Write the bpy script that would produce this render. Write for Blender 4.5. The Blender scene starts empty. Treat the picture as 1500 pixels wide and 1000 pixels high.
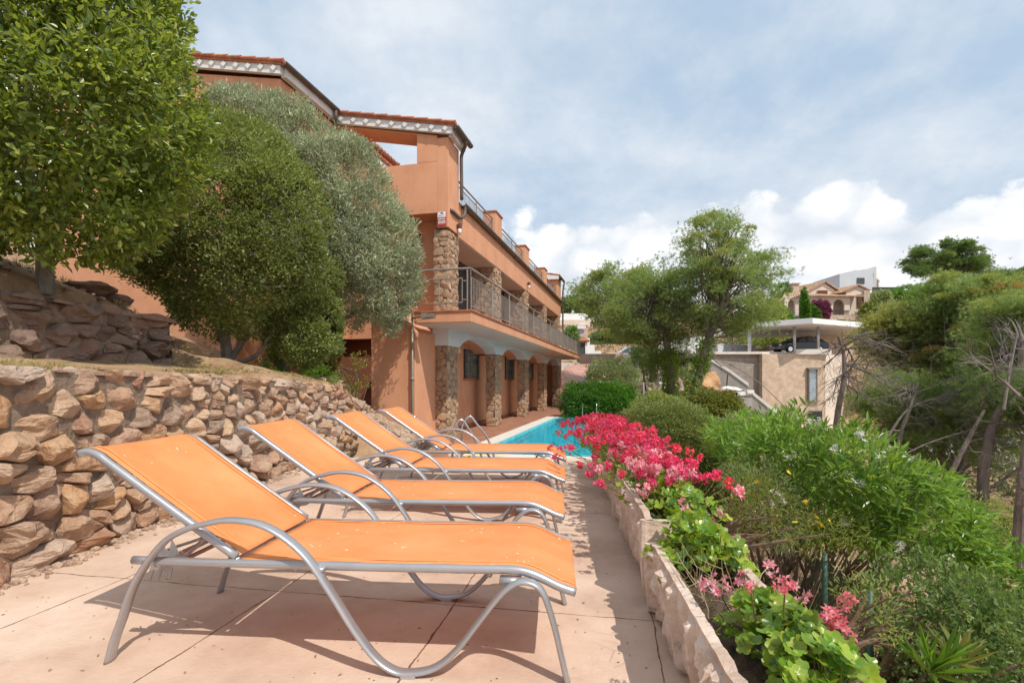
SUN_E=3.3; SKY_E=12.4; EXPO=0.17
import bpy, math, random
import numpy as np
from mathutils import Vector, Matrix, noise
PI=math.pi
R=np.random.default_rng(7)
random.seed(7)
SC=bpy.context.scene; COL=SC.collection
F=780.0; HY=557.0; HC=1.1       # lens in photo pixels, horizon row, eye height
def P(px,py,d):                  # a point seen at photo pixel (px,py) standing d metres ahead
    return ((px-750)/F*d, d, HC-(py-HY)/F*d)
def PX(px,d): return (px-750)/F*d
def PZ(py,d): return HC-(py-HY)/F*d
# ------------------------------------------------------------------ mesh builder
class MB:
    def __init__(s): s.v=[]; s.f=[]; s.n=0; s.uv=None
    def add(s,v,f):
        v=np.asarray(v,dtype=np.float64).reshape(-1,3)
        if isinstance(f,np.ndarray): s.f.append(f.astype(np.int64)+s.n)
        else:
            by={}
            for q in f: by.setdefault(len(q),[]).append(q)
            for k,l in by.items(): s.f.append(np.array(l,dtype=np.int64)+s.n)
        s.v.append(v); s.n+=len(v); return s
    def box(s,x0,x1,y0,y1,z0,z1):
        v=[(x,y,z) for z in(z0,z1) for y in(y0,y1) for x in(x0,x1)]
        return s.add(v,[(0,2,3,1),(4,5,7,6),(0,1,5,4),(2,6,7,3),(0,4,6,2),(1,3,7,5)])
    def prism(s,poly,axis,a,b):        # poly of 2D points, extruded along axis from a to b
        n=len(poly)
        def mk(p,t):
            return {0:(t,p[0],p[1]),1:(p[0],t,p[1]),2:(p[0],p[1],t)}[axis]
        v=[mk(p,a) for p in poly]+[mk(p,b) for p in poly]
        f=[tuple(range(n))[::-1],tuple(range(n,2*n))]+[(i,(i+1)%n,n+(i+1)%n,n+i) for i in range(n)]
        return s.add(v,f)
    def quadstrip(s,A,B,thick=0):
        n=len(A); v=list(A)+list(B)
        return s.add(v,[(i,i+1,n+i+1,n+i) for i in range(n-1)])
    def tube(s,pts,r,sides=8,side=None,r2=None,cap=True):
        p=np.asarray(pts,dtype=float); n=len(p)
        rr=np.full(n,r) if np.isscalar(r) else np.asarray(r,dtype=float)
        q=rr if r2 is None else (np.full(n,r2) if np.isscalar(r2) else np.asarray(r2))
        t=np.gradient(p,axis=0); t/=np.linalg.norm(t,axis=1)[:,None]+1e-9
        if side is None:
            a=np.array([0,0,1.]) if abs(t[0][2])<.9 else np.array([1.,0,0])
            fr=[]
            for i in range(n):
                a=a-t[i]*a.dot(t[i]); a/=np.linalg.norm(a)+1e-9; fr.append(a)
            N=np.array(fr); B=np.cross(t,N)
        else:
            B=np.tile(np.asarray(side,dtype=float),(n,1)); N=np.cross(B,t)
        an=np.arange(sides)*2*PI/sides
        v=p[:,None]+N[:,None]*(np.cos(an)[None,:,None]*rr[:,None,None])+B[:,None]*(np.sin(an)[None,:,None]*q[:,None,None])
        i=np.arange(n-1)[:,None]*sides; j=np.arange(sides)[None]; k=(j+1)%sides
        f=np.stack([i+j,i+k,i+sides+k,i+sides+j],-1).reshape(-1,4)
        b=s.n; s.add(v.reshape(-1,3),f)
        if cap:
            s.f.append(np.array([list(range(sides))[::-1]])+b); s.f.append(np.array([list(range(sides))])+b+(n-1)*sides)
        return s
    def lathe(s,prof,c=(0,0,0),sides=16):
        an=np.arange(sides)*2*PI/sides
        v=[(c[0]+r*math.cos(a),c[1]+r*math.sin(a),c[2]+z) for r,z in prof for a in an]
        f=[(i*sides+j,i*sides+(j+1)%sides,(i+1)*sides+(j+1)%sides,(i+1)*sides+j) for i in range(len(prof)-1) for j in range(sides)]
        return s.add(v,f)
    def blob(s,c,rad,seed=0,sub=2,amp=.25,flat=0,fr=1.3):
        bm=__import__('bmesh').new(); __import__('bmesh').ops.create_icosphere(bm,subdivisions=sub,radius=1)
        o=Vector((seed*7.3,seed*3.1,seed*1.7)); v=[]
        rnd=random.Random(seed); pl=[(Vector((rnd.gauss(0,1),rnd.gauss(0,1),rnd.gauss(0,1))).normalized(),rnd.uniform(.55,.9)) for _ in range(int(flat))]
        for q in bm.verts:
            d=q.co.copy()
            for nn,k in pl:
                e=d.dot(nn)
                if e>k: d-=nn*(e-k)
            d*=1+amp*noise.noise(q.co*fr+o)
            v.append((c[0]+d.x*rad[0],c[1]+d.y*rad[1],c[2]+d.z*rad[2]))
        f=[tuple(w.index for w in q.verts) for q in bm.faces]; bm.free()
        return s.add(v,f)
    def arrays(s):
        return np.concatenate(s.v) if s.v else np.zeros((0,3))
    def build(s,name,m,parent=None,smooth=False,local=False,label=None,auto=None):
        me=bpy.data.meshes.new(name); v=s.arrays()
        if parent is not None and not local:
            q=parent; off=np.zeros(3)
            while q is not None: off+=np.array(q.location); q=q.parent
            v=v-off
        me.vertices.add(len(v)); me.vertices.foreach_set('co',v.astype(np.float32).ravel())
        L=np.concatenate([x.ravel() for x in s.f]); tot=np.concatenate([np.full(len(x),x.shape[1]) for x in s.f])
        st=np.concatenate([[0],np.cumsum(tot)[:-1]])
        me.loops.add(len(L)); me.loops.foreach_set('vertex_index',L.astype(np.int32))
        me.polygons.add(len(tot)); me.polygons.foreach_set('loop_start',st.astype(np.int32))
        me.polygons.foreach_set('use_smooth',np.full(len(tot),bool(smooth)))
        me.update(calc_edges=True); me.validate()
        me.materials.append(m)
        o=bpy.data.objects.new(name,me); COL.objects.link(o)
        if parent is not None: o.parent=parent
        if label: o['label']=label
        if auto:
            md=o.modifiers.new('bevel','BEVEL'); md.width=auto; md.segments=2; md.limit_method='ANGLE'
        return o
def tag(o,label=None,cat=None,group=None,kind=None):
    if label: o['label']=label
    if cat: o['category']=cat
    if group: o['group']=group
    if kind: o['kind']=kind
    return o
def E(name,loc,label,cat,group=None,rz=0):
    o=bpy.data.objects.new(name,None); o.empty_display_size=.2; COL.objects.link(o); o.location=loc; o.rotation_euler=(0,0,rz)
    return tag(o,label,cat,group)
def copy_tree(o,parent=None):
    c=o.copy(); COL.objects.link(c); c.parent=parent
    for ch in list(o.children): copy_tree(ch,c)
    return c
def cr(pts,k=6):                      # Catmull-Rom resample
    p=np.asarray(pts,dtype=float); q=np.vstack([2*p[0]-p[1],p,2*p[-1]-p[-2]]); o=[]
    for i in range(1,len(q)-2):
        for t in np.arange(k)/k:
            o.append(.5*(2*q[i]+(q[i+1]-q[i-1])*t+(2*q[i-1]-5*q[i]+4*q[i+1]-q[i+2])*t*t+(3*q[i]-q[i-1]-3*q[i+1]+q[i+2])*t**3))
    o.append(p[-1]); return np.array(o)
# ------------------------------------------------------------------ materials
def newmat(name):
    m=bpy.data.materials.new(name); m.use_nodes=True; nt=m.node_tree; nt.nodes.clear()
    return m,nt,(lambda t,**k:_nd(nt,t,**k)),nt.links.new
def _nd(nt,t,**k):
    n=nt.nodes.new('ShaderNode'+t)
    for a,b in k.items():
        if a.startswith('_'): setattr(n,a[1:],b)
        else:
            i=int(a[1:]) if a[0]=='i' and a[1:].isdigit() else a.replace('__',' ')
            n.inputs[i].default_value=b
    return n
def ramp(nt,cols,pos=None):
    r=nt.nodes.new('ShaderNodeValToRGB'); e=r.color_ramp.elements
    n=len(cols); pos=pos or [i/(n-1) for i in range(n)]
    while len(e)<n: e.new(.5)
    for i in range(n): e[i].position=pos[i]; c=cols[i]; e[i].color=(c[0],c[1],c[2],1)
    return r
def out(nt,sh):
    o=nt.nodes.new('ShaderNodeOutputMaterial'); nt.links.new(sh,o.inputs['Surface']); return o
def mixc(nt,fac,a,b,mode='MIX'):
    m=nt.nodes.new('ShaderNodeMix'); m.data_type='RGBA'; m.blend_type=mode
    for i,x in ((0,fac),(6,a),(7,b)):
        if hasattr(x,'is_output'): nt.links.new(x,m.inputs[i])
        else: m.inputs[i].default_value=x if not isinstance(x,tuple) else (x+(1,) if len(x)==3 else x)
    return m.outputs[2]
def surf(name,cols,scale=3,rough=.85,bump=.1,bscale=40,det=6,isl=None,metal=0,spec=.5,dist=.01,pos=None,dirt=None,stretch=None,obj=True,streak=False):
    """noise-coloured surface; isl = extra colours chosen per separate piece"""
    m,nt,N,K=newmat(name)
    tc=N('TexCoord'); vec=tc.outputs['Object']
    if stretch:
        mp=N('Mapping'); mp.inputs['Scale'].default_value=stretch; K(vec,mp.inputs[0]); vec=mp.outputs[0]
    no=N('TexNoise',Scale=scale,Detail=det,Roughness=.62); K(vec,no.inputs['Vector'])
    r=ramp(nt,cols,pos or [.3+.4*i/(len(cols)-1) for i in range(len(cols))]); K(no.outputs['Fac'],r.inputs[0]); c=r.outputs[0]
    if isl:
        g=N('NewGeometry'); ri=ramp(nt,isl); ri.color_ramp.interpolation='LINEAR'; K(g.outputs['Random Per Island'],ri.inputs[0])
        c=mixc(nt,.55,c,ri.outputs[0])
    if dirt:
        dn=N('TexNoise',Scale=dirt[1],Detail=8,Roughness=.7); K(vec,dn.inputs['Vector'])
        dr=ramp(nt,[(0,0,0),(1,1,1)],[dirt[2],dirt[2]+.12]); K(dn.outputs['Fac'],dr.inputs[0])
        c=mixc(nt,dr.outputs[0],c,dirt[0])
    if streak:
        sm=N('Mapping'); sm.inputs['Scale'].default_value=(1.1,1.1,.3); K(tc.outputs['Object'],sm.inputs[0]); sn=N('TexNoise',Scale=2.4,Detail=6,Roughness=.65); K(sm.outputs[0],sn.inputs['Vector'])
        s2=ramp(nt,[(.90,.885,.87),(1,1,1),(1.04,1.04,1.05)],[.28,.52,.75]); K(sn.outputs['Fac'],s2.inputs[0]); c=mixc(nt,1.0,c,s2.outputs[0],'MULTIPLY')
    b=N('TexNoise',Scale=bscale,Detail=5,Roughness=.65); K(vec,b.inputs['Vector'])
    bp=N('Bump',Strength=min(1,bump*3),Distance=dist); K(b.outputs['Fac'],bp.inputs['Height'])
    p=N('BsdfPrincipled',Roughness=rough,Metallic=metal); p.inputs['Specular IOR Level'].default_value=spec
    K(c,p.inputs['Base Color']); K(bp.outputs[0],p.inputs['Normal']); out(nt,p.outputs[0]); return m
def leafm(name,cols,trans=.3,rough=.45,spec=.4,bright=1.0,tcol=None,scale=0.8):
    m,nt,N,K=newmat(name)
    g=N('NewGeometry'); cols=[tuple(x*bright for x in c) for c in cols]
    r=ramp(nt,cols); K(g.outputs['Random Per Island'],r.inputs[0])
    tc=N('TexCoord'); no=N('TexNoise',Scale=scale,Detail=3); K(tc.outputs['Object'],no.inputs['Vector'])
    rr=ramp(nt,[(.72,.72,.72),(1.25,1.25,1.2)],[.35,.65]); K(no.outputs['Fac'],rr.inputs[0])
    c=mixc(nt,1.0,r.outputs[0],rr.outputs[0],'MULTIPLY')
    p=N('BsdfPrincipled',Roughness=rough); p.inputs['Specular IOR Level'].default_value=spec; K(c,p.inputs['Base Color'])
    t=N('BsdfTranslucent'); c2=mixc(nt,.6,c,tcol or tuple(min(1,x*2.0) for x in (cols[-1][0]*1.2,cols[-1][1]*1.3,cols[-1][2]*.5))); K(c2,t.inputs[0])
    ms=N('MixShader',Fac=trans); K(p.outputs[0],ms.inputs[1]); K(t.outputs[0],ms.inputs[2]); out(nt,ms.outputs[0]); return m
def plain(name,col,rough=.5,metal=0,spec=.5,emit=None):
    m,nt,N,K=newmat(name)
    tc=N('TexCoord'); no=N('TexNoise',Scale=9,Detail=5); K(tc.outputs['Object'],no.inputs['Vector'])
    r=ramp(nt,[tuple(x*.86 for x in col),tuple(min(1,x*1.08) for x in col)],[.35,.65]); K(no.outputs['Fac'],r.inputs[0])
    p=N('BsdfPrincipled',Roughness=rough,Metallic=metal); p.inputs['Specular IOR Level'].default_value=spec
    K(r.outputs[0],p.inputs['Base Color']); out(nt,p.outputs[0]); return m
M={}
M['plaster']=surf('orange_plaster',[(.60,.285,.16),(.67,.33,.19),(.70,.355,.21)],scale=1.3,bump=.12,bscale=30,rough=.92,dist=.012,dirt=((.54,.26,.15),2.2,.66),streak=True)
M['plaster_shaded']=surf('shaded_orange_plaster',[(.20,.07,.04),(.26,.09,.05)],scale=1.3,bump=.1,bscale=60)  # orange house plaster with the side wall's shade put into the colour
M['soffit']=surf('soffit_plaster',[(.62,.56,.51),(.70,.64,.59)],scale=1,bump=.05)
M['arch']=surf('pale_arch_plaster',[(.62,.67,.70),(.72,.77,.80)],scale=1.2,bump=.04)
M['fascia']=surf('fascia_white',[(.64,.64,.64),(.78,.78,.77)],scale=4,bump=.06,dirt=((.45,.44,.42),3,.66))
M['rooftile']=surf('roof_tile',[(.32,.10,.055),(.42,.15,.08),(.50,.23,.13)],scale=5,bump=.2,dirt=((.2,.13,.1),6,.6))
M['paletile']=surf('pale_roof_tile',[(.45,.26,.16),(.58,.38,.25),(.66,.48,.34)],scale=2.2,bump=.2)
M['gutter']=surf('gutter_metal',[(.085,.065,.05),(.13,.10,.085)],scale=3,rough=.5,bump=.03)
M['rail']=surf('railing_steel',[(.26,.235,.21),(.36,.33,.30)],scale=4,rough=.45,metal=.3,bump=.02)
M['steel']=plain('polished_steel',(.72,.72,.72),.18,1)
M['alu']=surf('lounger_aluminium',[(.39,.385,.40),(.46,.455,.47)],scale=6,rough=.36,metal=.55,bump=.015,bscale=200,dist=.001)
M['dark']=plain('dark_metal',(.045,.045,.05),.4)
M['shutter']=surf('roller_shutter',[(.045,.05,.055),(.075,.08,.085)],scale=2,rough=.5,bump=.02)
M['glass']=plain('window_glass',(.03,.035,.04),.06,0,.9)
M['glasslt']=plain('pale_window_glass',(.30,.36,.40),.08,0,.9)
M['brownwood']=surf('brown_door',[(.09,.03,.02),(.14,.05,.03)],scale=3,rough=.5,bump=.05)
M['stone']=surf('wall_stone',[(.17,.095,.06),(.46,.29,.18),(.70,.54,.40)],scale=9,bump=.8,bscale=17,dist=.035,det=7,
    isl=[(.38,.22,.14),(.56,.37,.25),(.24,.15,.12),(.62,.46,.33),(.55,.31,.14),(.32,.14,.09),(.64,.53,.44),(.24,.19,.17),(.46,.29,.19),(.60,.40,.24)],dirt=((.17,.12,.10),4.5,.62))
M['darkstone']=surf('dark_wall_stone',[(.13,.085,.065),(.22,.145,.11),(.33,.23,.17)],scale=4,bump=.6,bscale=10,dist=.035,det=7,
    isl=[(.17,.115,.09),(.26,.17,.12),(.12,.085,.07),(.30,.20,.15),(.30,.15,.10),(.21,.17,.14)],dirt=((.09,.075,.06),4.5,.58))
M['pstone']=surf('pillar_stone',[(.28,.17,.10),(.42,.28,.18),(.52,.38,.26)],scale=6,bump=.5,bscale=16,dist=.02,
    isl=[(.40,.25,.15),(.52,.37,.25),(.30,.17,.10),(.46,.28,.15),(.26,.19,.15)])
M['mortar']=surf('mortar',[(.16,.11,.08),(.33,.245,.175)],scale=9,bump=.6,bscale=20,dist=.03)
M['rock']=surf('loose_rock',[(.26,.16,.10),(.43,.30,.21),(.55,.42,.32)],scale=3,bump=.6,bscale=10,dist=.03,isl=[(.25,.17,.13),(.45,.30,.2),(.5,.4,.32)])
M['straw']=surf('dry_soil',[(.26,.15,.08),(.44,.28,.155),(.58,.42,.25)],scale=2.2,bump=.8,bscale=14,dist=.05,dirt=((.10,.11,.04),1.1,.56))
M['soil']=surf('slope_soil',[(.22,.12,.065),(.37,.22,.13),(.48,.32,.20)],scale=1.7,bump=.8,bscale=12,dist=.05,dirt=((.08,.085,.035),.8,.55))
M['potsoil']=surf('planter_soil',[(.07,.045,.03),(.16,.10,.065)],scale=14,bump=.9,bscale=45,dist=.03)
M['bark']=surf('pine_bark',[(.10,.075,.06),(.19,.15,.125),(.27,.225,.19)],scale=6,bump=.8,bscale=14,dist=.03,stretch=(1,1,.3))
M['greybark']=surf('grey_bark',[(.17,.145,.125),(.30,.265,.235)],scale=8,bump=.5,bscale=20,dist=.02)
M['twig']=surf('brown_twig',[(.12,.075,.045),(.22,.15,.10)],scale=8,bump=.3)
M['white']=surf('white_render',[(.72,.72,.71),(.80,.80,.79)],scale=.7,bump=.05,dirt=((.60,.58,.55),1.2,.66))
M['whitegrey']=surf('cool_white_render',[(.50,.53,.57),(.56,.59,.63)],scale=.5,bump=.03)
M['greywall']=surf('grey_concrete',[(.30,.28,.26),(.42,.39,.36)],scale=1.2,bump=.2,dirt=((.2,.18,.16),1.5,.58))
M['cream']=surf('cream_render',[(.62,.51,.42),(.72,.61,.52)],scale=.6,bump=.05)
M['coping']=surf('pool_coping',[(.66,.60,.52),(.76,.71,.64)],scale=4,bump=.15)
M['redstep']=surf('red_step',[(.14,.045,.035),(.22,.075,.055)],scale=3,bump=.1)
M['fgreen']=plain('fence_green',(.03,.09,.06),.5)
M['mauve']=plain('mauve_render',(.50,.40,.42),.9); M['silver']=plain('silver_paint',(.55,.56,.58),.25,.4); M['darkpaint']=plain('dark_paint',(.025,.03,.045),.15,.2,.7)
M['carglass']=plain('car_glass',(.06,.07,.08),.08,0,.9); M['tyre']=plain('tyre_rubber',(.02,.02,.02),.8); M['lampred']=plain('red_lamp',(.5,.02,.02),.3)
M['mortarlt']=surf('excavated_earth',[(.20,.14,.11),(.38,.29,.23),(.48,.38,.31)],scale=2,bump=.8,bscale=4,dist=.15); M['sand']=surf('orange_sand',[(.45,.25,.12),(.60,.37,.20)],scale=1.5,bump=.6,bscale=4,dist=.1)
M['skin']=plain('skin',(.45,.25,.18),.6); M['bluecloth']=plain('blue_cloth',(.06,.28,.45),.8); M['darkhair']=plain('dark_hair',(.03,.02,.015),.7)
M['steelpost']=plain('steel_post',(.50,.51,.52),.35,.5); M['vstone']=surf('villa_stone',[(.38,.28,.21),(.60,.48,.38)],scale=4,bump=.4,bscale=8,dist=.04)
M['yardm']=surf('yard_paving',[(.50,.44,.38),(.60,.54,.47)],scale=.5,bump=.1)
M['lf_ground2']=leafm('scrub_leaf',[(.05,.08,.025),(.09,.14,.04),(.17,.20,.07)],.2,scale=.12)
M['canvas']=plain('blue_canvas',(.42,.47,.52),.8)
# --- brick-like materials
def brick(name,c1,c2,mo,sx,sy,msize=.02,off=.5,bump=.3,rot=(0,0,0),rough=.85,sc=1,swap=False):
    m,nt,N,K=newmat(name); tc=N('TexCoord'); mp=N('Mapping'); mp.inputs['Rotation'].default_value=rot; K(tc.outputs['Object'],mp.inputs[0]); v=mp.outputs[0]
    b=N('TexBrick',Scale=1,Mortar__Size=msize,Brick__Width=sx,Row__Height=sy,Bias=0); b.offset=off
    b.inputs['Color1'].default_value=c1+(1,); b.inputs['Color2'].default_value=c2+(1,); b.inputs['Mortar'].default_value=mo+(1,)
    K(v,b.inputs['Vector'])
    no=N('TexNoise',Scale=2.5,Detail=7); K(v,no.inputs['Vector']); rr=ramp(nt,[(.78,.78,.78),(1.15,1.13,1.1)],[.3,.7]); K(no.outputs['Fac'],rr.inputs[0])
    c=mixc(nt,1.0,b.outputs['Color'],rr.outputs[0],'MULTIPLY')
    bp=N('Bump',Strength=bump,Distance=.01,_invert=True); K(b.outputs['Fac'],bp.inputs['Height'])
    p=N('BsdfPrincipled',Roughness=rough); K(c,p.inputs['Base Color']); K(bp.outputs[0],p.inputs['Normal']); out(nt,p.outputs[0]); return m
M['brick']=brick('beige_brick',(.60,.46,.345),(.56,.42,.31),(.50,.385,.29),.40,.14,.012,rot=(PI/2,0,0))
M['redtile']=brick('red_floor_tile',(.40,.19,.115),(.34,.15,.09),(.22,.13,.10),.30,.30,.008,off=0)
M['ramptile']=brick('pink_ramp_tile',(.55,.30,.235),(.49,.255,.19),(.36,.21,.17),.35,.35,.02,off=0)
M['board']=brick('board_cladding',(.17,.125,.095),(.14,.10,.075),(.05,.04,.03),4.0,.16,.02,rot=(PI/2,0,0))
M['boardconc']=brick('board_concrete',(.36,.31,.27),(.31,.265,.225),(.22,.19,.16),6.0,.22,.015,rot=(PI/2,0,0))
M['whiteslat']=brick('white_slat',(.66,.67,.68),(.60,.61,.62),(.40,.41,.42),8.0,.25,.02,rot=(PI/2,0,0))
M['mosaic']=brick('pool_mosaic',(.03,.52,.66),(.05,.60,.74),(.12,.62,.72),.06,.06,.004,off=0)
# --- orange sling fabric
def sling():
    m,nt,N,K=newmat('orange_sling'); tc=N('TexCoord'); v=tc.outputs['Object']
    no=N('TexNoise',Scale=2.6,Detail=8,Roughness=.6); K(v,no.inputs['Vector'])
    r=ramp(nt,[(.79,.265,.088),(.85,.335,.125),(.89,.405,.17)],[.3,.5,.72]); K(no.outputs['Fac'],r.inputs[0])
    sp=N('TexNoise',Scale=34,Detail=1); K(v,sp.inputs['Vector']); sr=ramp(nt,[(0,0,0),(1,1,1)],[.75,.765]); K(sp.outputs['Fac'],sr.inputs[0])
    c=mixc(nt,sr.outputs[0],r.outputs[0],(.95,.80,.62))
    w=N('TexWave',Scale=330,_bands_direction='X'); K(v,w.inputs['Vector']); w2=N('TexWave',Scale=330,_bands_direction='Y'); K(v,w2.inputs['Vector'])
    ad=N('Math',_operation='ADD'); K(w.outputs['Fac'],ad.inputs[0]); K(w2.outputs['Fac'],ad.inputs[1])
    bn=N('TexNoise',Scale=5,Detail=3); K(v,bn.inputs['Vector']); b0=N('Bump',Strength=.35,Distance=.02); K(bn.outputs['Fac'],b0.inputs['Height'])
    bp=N('Bump',Strength=.12,Distance=.001); K(ad.outputs[0],bp.inputs['Height']); K(b0.outputs[0],bp.inputs['Normal'])
    p=N('BsdfPrincipled',Roughness=.68); p.inputs['Specular IOR Level'].default_value=.25; K(c,p.inputs['Base Color']); K(bp.outputs[0],p.inputs['Normal'])
    t=N('BsdfTranslucent'); t.inputs[0].default_value=(.95,.28,.08,1)
    ms=N('MixShader',Fac=.17); K(p.outputs[0],ms.inputs[1]); K(t.outputs[0],ms.inputs[2]); out(nt,ms.outputs[0]); return m
M['sling']=sling()
# --- deck concrete: joints, speckles, pits
def deckm():
    m,nt,N,K=newmat('deck_concrete'); tc=N('TexCoord'); mp=N('Mapping'); mp.inputs['Rotation'].default_value=(0,0,math.radians(10.5)); mp.inputs['Location'].default_value=(0,0,0)
    K(tc.outputs['Object'],mp.inputs[0]); v0=mp.outputs[0]
    wn=N('TexNoise',Scale=2.2,Detail=6,Roughness=.7); K(v0,wn.inputs['Vector'])
    wv=N('VectorMath',_operation='SCALE'); wv.inputs['Scale'].default_value=.05; K(wn.outputs['Color'],wv.inputs[0])
    av=N('VectorMath',_operation='ADD'); K(v0,av.inputs[0]); K(wv.outputs[0],av.inputs[1]); v=av.outputs[0]
    sx=N('SeparateXYZ'); K(v,sx.inputs[0])
    def line(src,per,off,w):
        a=N('Math',_operation='ADD',i1=off); K(src,a.inputs[0]); b=N('Math',_operation='PINGPONG',i1=per/2); K(a.outputs[0],b.inputs[0])
        wn2=N('TexNoise',Scale=7,Detail=4); K(v0,wn2.inputs['Vector']); wm=N('Math',_operation='MULTIPLY_ADD',i1=w*2.4,i2=-w*.35); K(wn2.outputs['Fac'],wm.inputs[0])
        c=N('Math',_operation='LESS_THAN'); K(b.outputs[0],c.inputs[0]); K(wm.outputs[0],c.inputs[1]); return c.outputs[0]
    lx=line(sx.outputs[0],.95,JX,.0042); ly=line(sx.outputs[1],1.95,JY,.0042)
    mx=N('Math',_operation='MAXIMUM'); K(lx,mx.inputs[0]); K(ly,mx.inputs[1])
    no=N('TexNoise',Scale=1.6,Detail=9,Roughness=.62); K(v0,no.inputs['Vector'])
    r=ramp(nt,[(.47,.325,.245),(.64,.465,.355),(.75,.585,.47)],[.3,.5,.72]); K(no.outputs['Fac'],r.inputs[0])
    st=N('TexNoise',Scale=.9,Detail=8,Roughness=.7); K(v0,st.inputs['Vector']); sr=ramp(nt,[(0,0,0),(1,1,1)],[.55,.75]); K(st.outputs['Fac'],sr.inputs[0])
    c=mixc(nt,sr.outputs[0],r.outputs[0],(.78,.65,.53))
    vo=N('TexVoronoi',Scale=19,Randomness=1); K(v,vo.inputs['Vector'])
    vs=N('TexNoise',Scale=3,Detail=4); K(v0,vs.inputs['Vector']); vm=N('Math',_operation='MULTIPLY_ADD',i1=.40,i2=-.12); K(vs.outputs['Fac'],vm.inputs[0])
    sp=N('Math',_operation='LESS_THAN'); K(vo.outputs['Distance'],sp.inputs[0]); K(vm.outputs[0],sp.inputs[1])
    pm=N('TexNoise',Scale=8,Detail=1); K(v0,pm.inputs['Vector']); pg=N('Math',_operation='GREATER_THAN',i1=.53); K(pm.outputs['Fac'],pg.inputs[0])
    sm=N('Math',_operation='MULTIPLY'); K(sp.outputs[0],sm.inputs[0]); K(pg.outputs[0],sm.inputs[1])
    d=N('Math',_operation='MAXIMUM'); K(mx.outputs[0],d.inputs[0]); K(sm.outputs[0],d.inputs[1])
    c=mixc(nt,d.outputs[0],c,(.20,.115,.08))
    fn=N('TexNoise',Scale=60,Detail=6); K(v0,fn.inputs['Vector'])
    h=N('Math',_operation='MULTIPLY_ADD',i1=-1.2); K(d.outputs[0],h.inputs[0]); K(fn.outputs['Fac'],h.inputs[2])
    bp=N('Bump',Strength=.5,Distance=.006); K(h.outputs[0],bp.inputs['Height'])
    p=N('BsdfPrincipled',Roughness=.88); p.inputs['Specular IOR Level'].default_value=.3; K(c,p.inputs['Base Color']); K(bp.outputs[0],p.inputs['Normal']); out(nt,p.outputs[0]); return m
_ja=math.radians(10.5)
# joint line through (-1.316,2.28); cross joint through (-.87,2.72)
JX=-(-1.316*math.cos(_ja)-2.28*math.sin(_ja)); JY=-(-.87*math.sin(_ja)+2.72*math.cos(_ja))
JX-=.025; JY-=.025
M['deck']=deckm()
# --- planter cast stone
M['planter']=surf('cast_stone',[(.46,.32,.245),(.64,.49,.39),(.78,.66,.57)],scale=6,bump=.6,bscale=30,dist=.012,det=9,dirt=((.30,.26,.23),9,.60))
# --- water
def water():
    m,nt,N,K=newmat('pool_water'); tc=N('TexCoord'); no=N('TexNoise',Scale=3.2,Detail=3); K(tc.outputs['Object'],no.inputs['Vector'])
    bp=N('Bump',Strength=.25,Distance=.03); K(no.outputs['Fac'],bp.inputs['Height'])
    t=N('BsdfTransparent'); t.inputs[0].default_value=(.62,.93,.97,1)
    g=N('BsdfGlossy',Roughness=.02); K(bp.outputs[0],g.inputs['Normal']); f=N('Fresnel',IOR=1.33); K(bp.outputs[0],f.inputs['Normal'])
    fm=N('Math',_operation='MULTIPLY',i1=.42); K(f.outputs[0],fm.inputs[0])
    ms=N('MixShader'); K(fm.outputs[0],ms.inputs[0]); K(t.outputs[0],ms.inputs[1]); K(g.outputs[0],ms.inputs[2]); out(nt,ms.outputs[0]); return m
M['water']=water()
# leaves
M['lf_big']=leafm('broad_leaf',[(.025,.052,.014),(.055,.095,.022),(.095,.145,.03),(.25,.275,.07)],.36,.28,.6,bright=1.45)
M['lf_round']=leafm('small_green_leaf',[(.035,.07,.018),(.085,.115,.04),(.14,.175,.06),(.26,.27,.10)],.28,.38,.45,bright=1.3)
M['lf_olive']=leafm('olive_leaf',[(.065,.095,.055),(.12,.155,.095),(.22,.255,.18),(.38,.40,.31)],.26,.38,.5,bright=1.5)
M['lf_yel']=leafm('yellow_leaf',[(.18,.15,.03),(.32,.26,.05),(.12,.16,.03)],.3)
M['lf_hedge']=leafm('hedge_leaf',[(.025,.065,.012),(.055,.13,.022),(.12,.24,.04)],.3,.35,bright=1.35)
M['lf_grey']=leafm('grey_green_leaf',[(.09,.13,.06),(.18,.23,.11),(.29,.34,.19)],.28,bright=1.3)
M['lf_bush']=leafm('bush_leaf',[(.05,.085,.022),(.12,.16,.045),(.23,.27,.09)],.34,bright=1.7)
M['lf_ole']=leafm('oleander_leaf',[(.04,.10,.02),(.08,.19,.03),(.15,.29,.05),(.27,.40,.09)],.34,.3,.5,bright=1.12)
M['lf_ger']=leafm('geranium_leaf',[(.045,.12,.012),(.10,.21,.02),(.20,.31,.03),(.30,.36,.05)],.33,.3,.5,bright=1.1,scale=9)
M['lf_ground']=leafm('ground_leaf',[(.04,.07,.025),(.08,.13,.04),(.17,.23,.08)],.28,bright=1.35)
M['lf_bright']=leafm('bright_leaf',[(.04,.11,.012),(.09,.20,.02),(.20,.32,.05)],.35)
M['lf_ivy']=leafm('ivy_leaf',[(.04,.09,.015),(.09,.18,.03),(.20,.27,.05)],.35,bright=1.7)
M['lf_yg']=leafm('yellow_green_leaf',[(.11,.14,.03),(.17,.20,.05),(.28,.27,.07)],.3)
M['ndl']=leafm('pine_needle',[(.055,.08,.035),(.09,.12,.05),(.15,.18,.075)],.38,.5,.3,bright=2.1,scale=.35)
M['ndl_y']=leafm('yellowish_pine_needle',[(.07,.09,.03),(.14,.16,.055),(.25,.23,.085)],.38,.5,.3,bright=2.0,scale=.35)
M['ndl_o']=leafm('rusty_pine_needle',[(.36,.20,.09),(.52,.30,.13)],.3)
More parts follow.
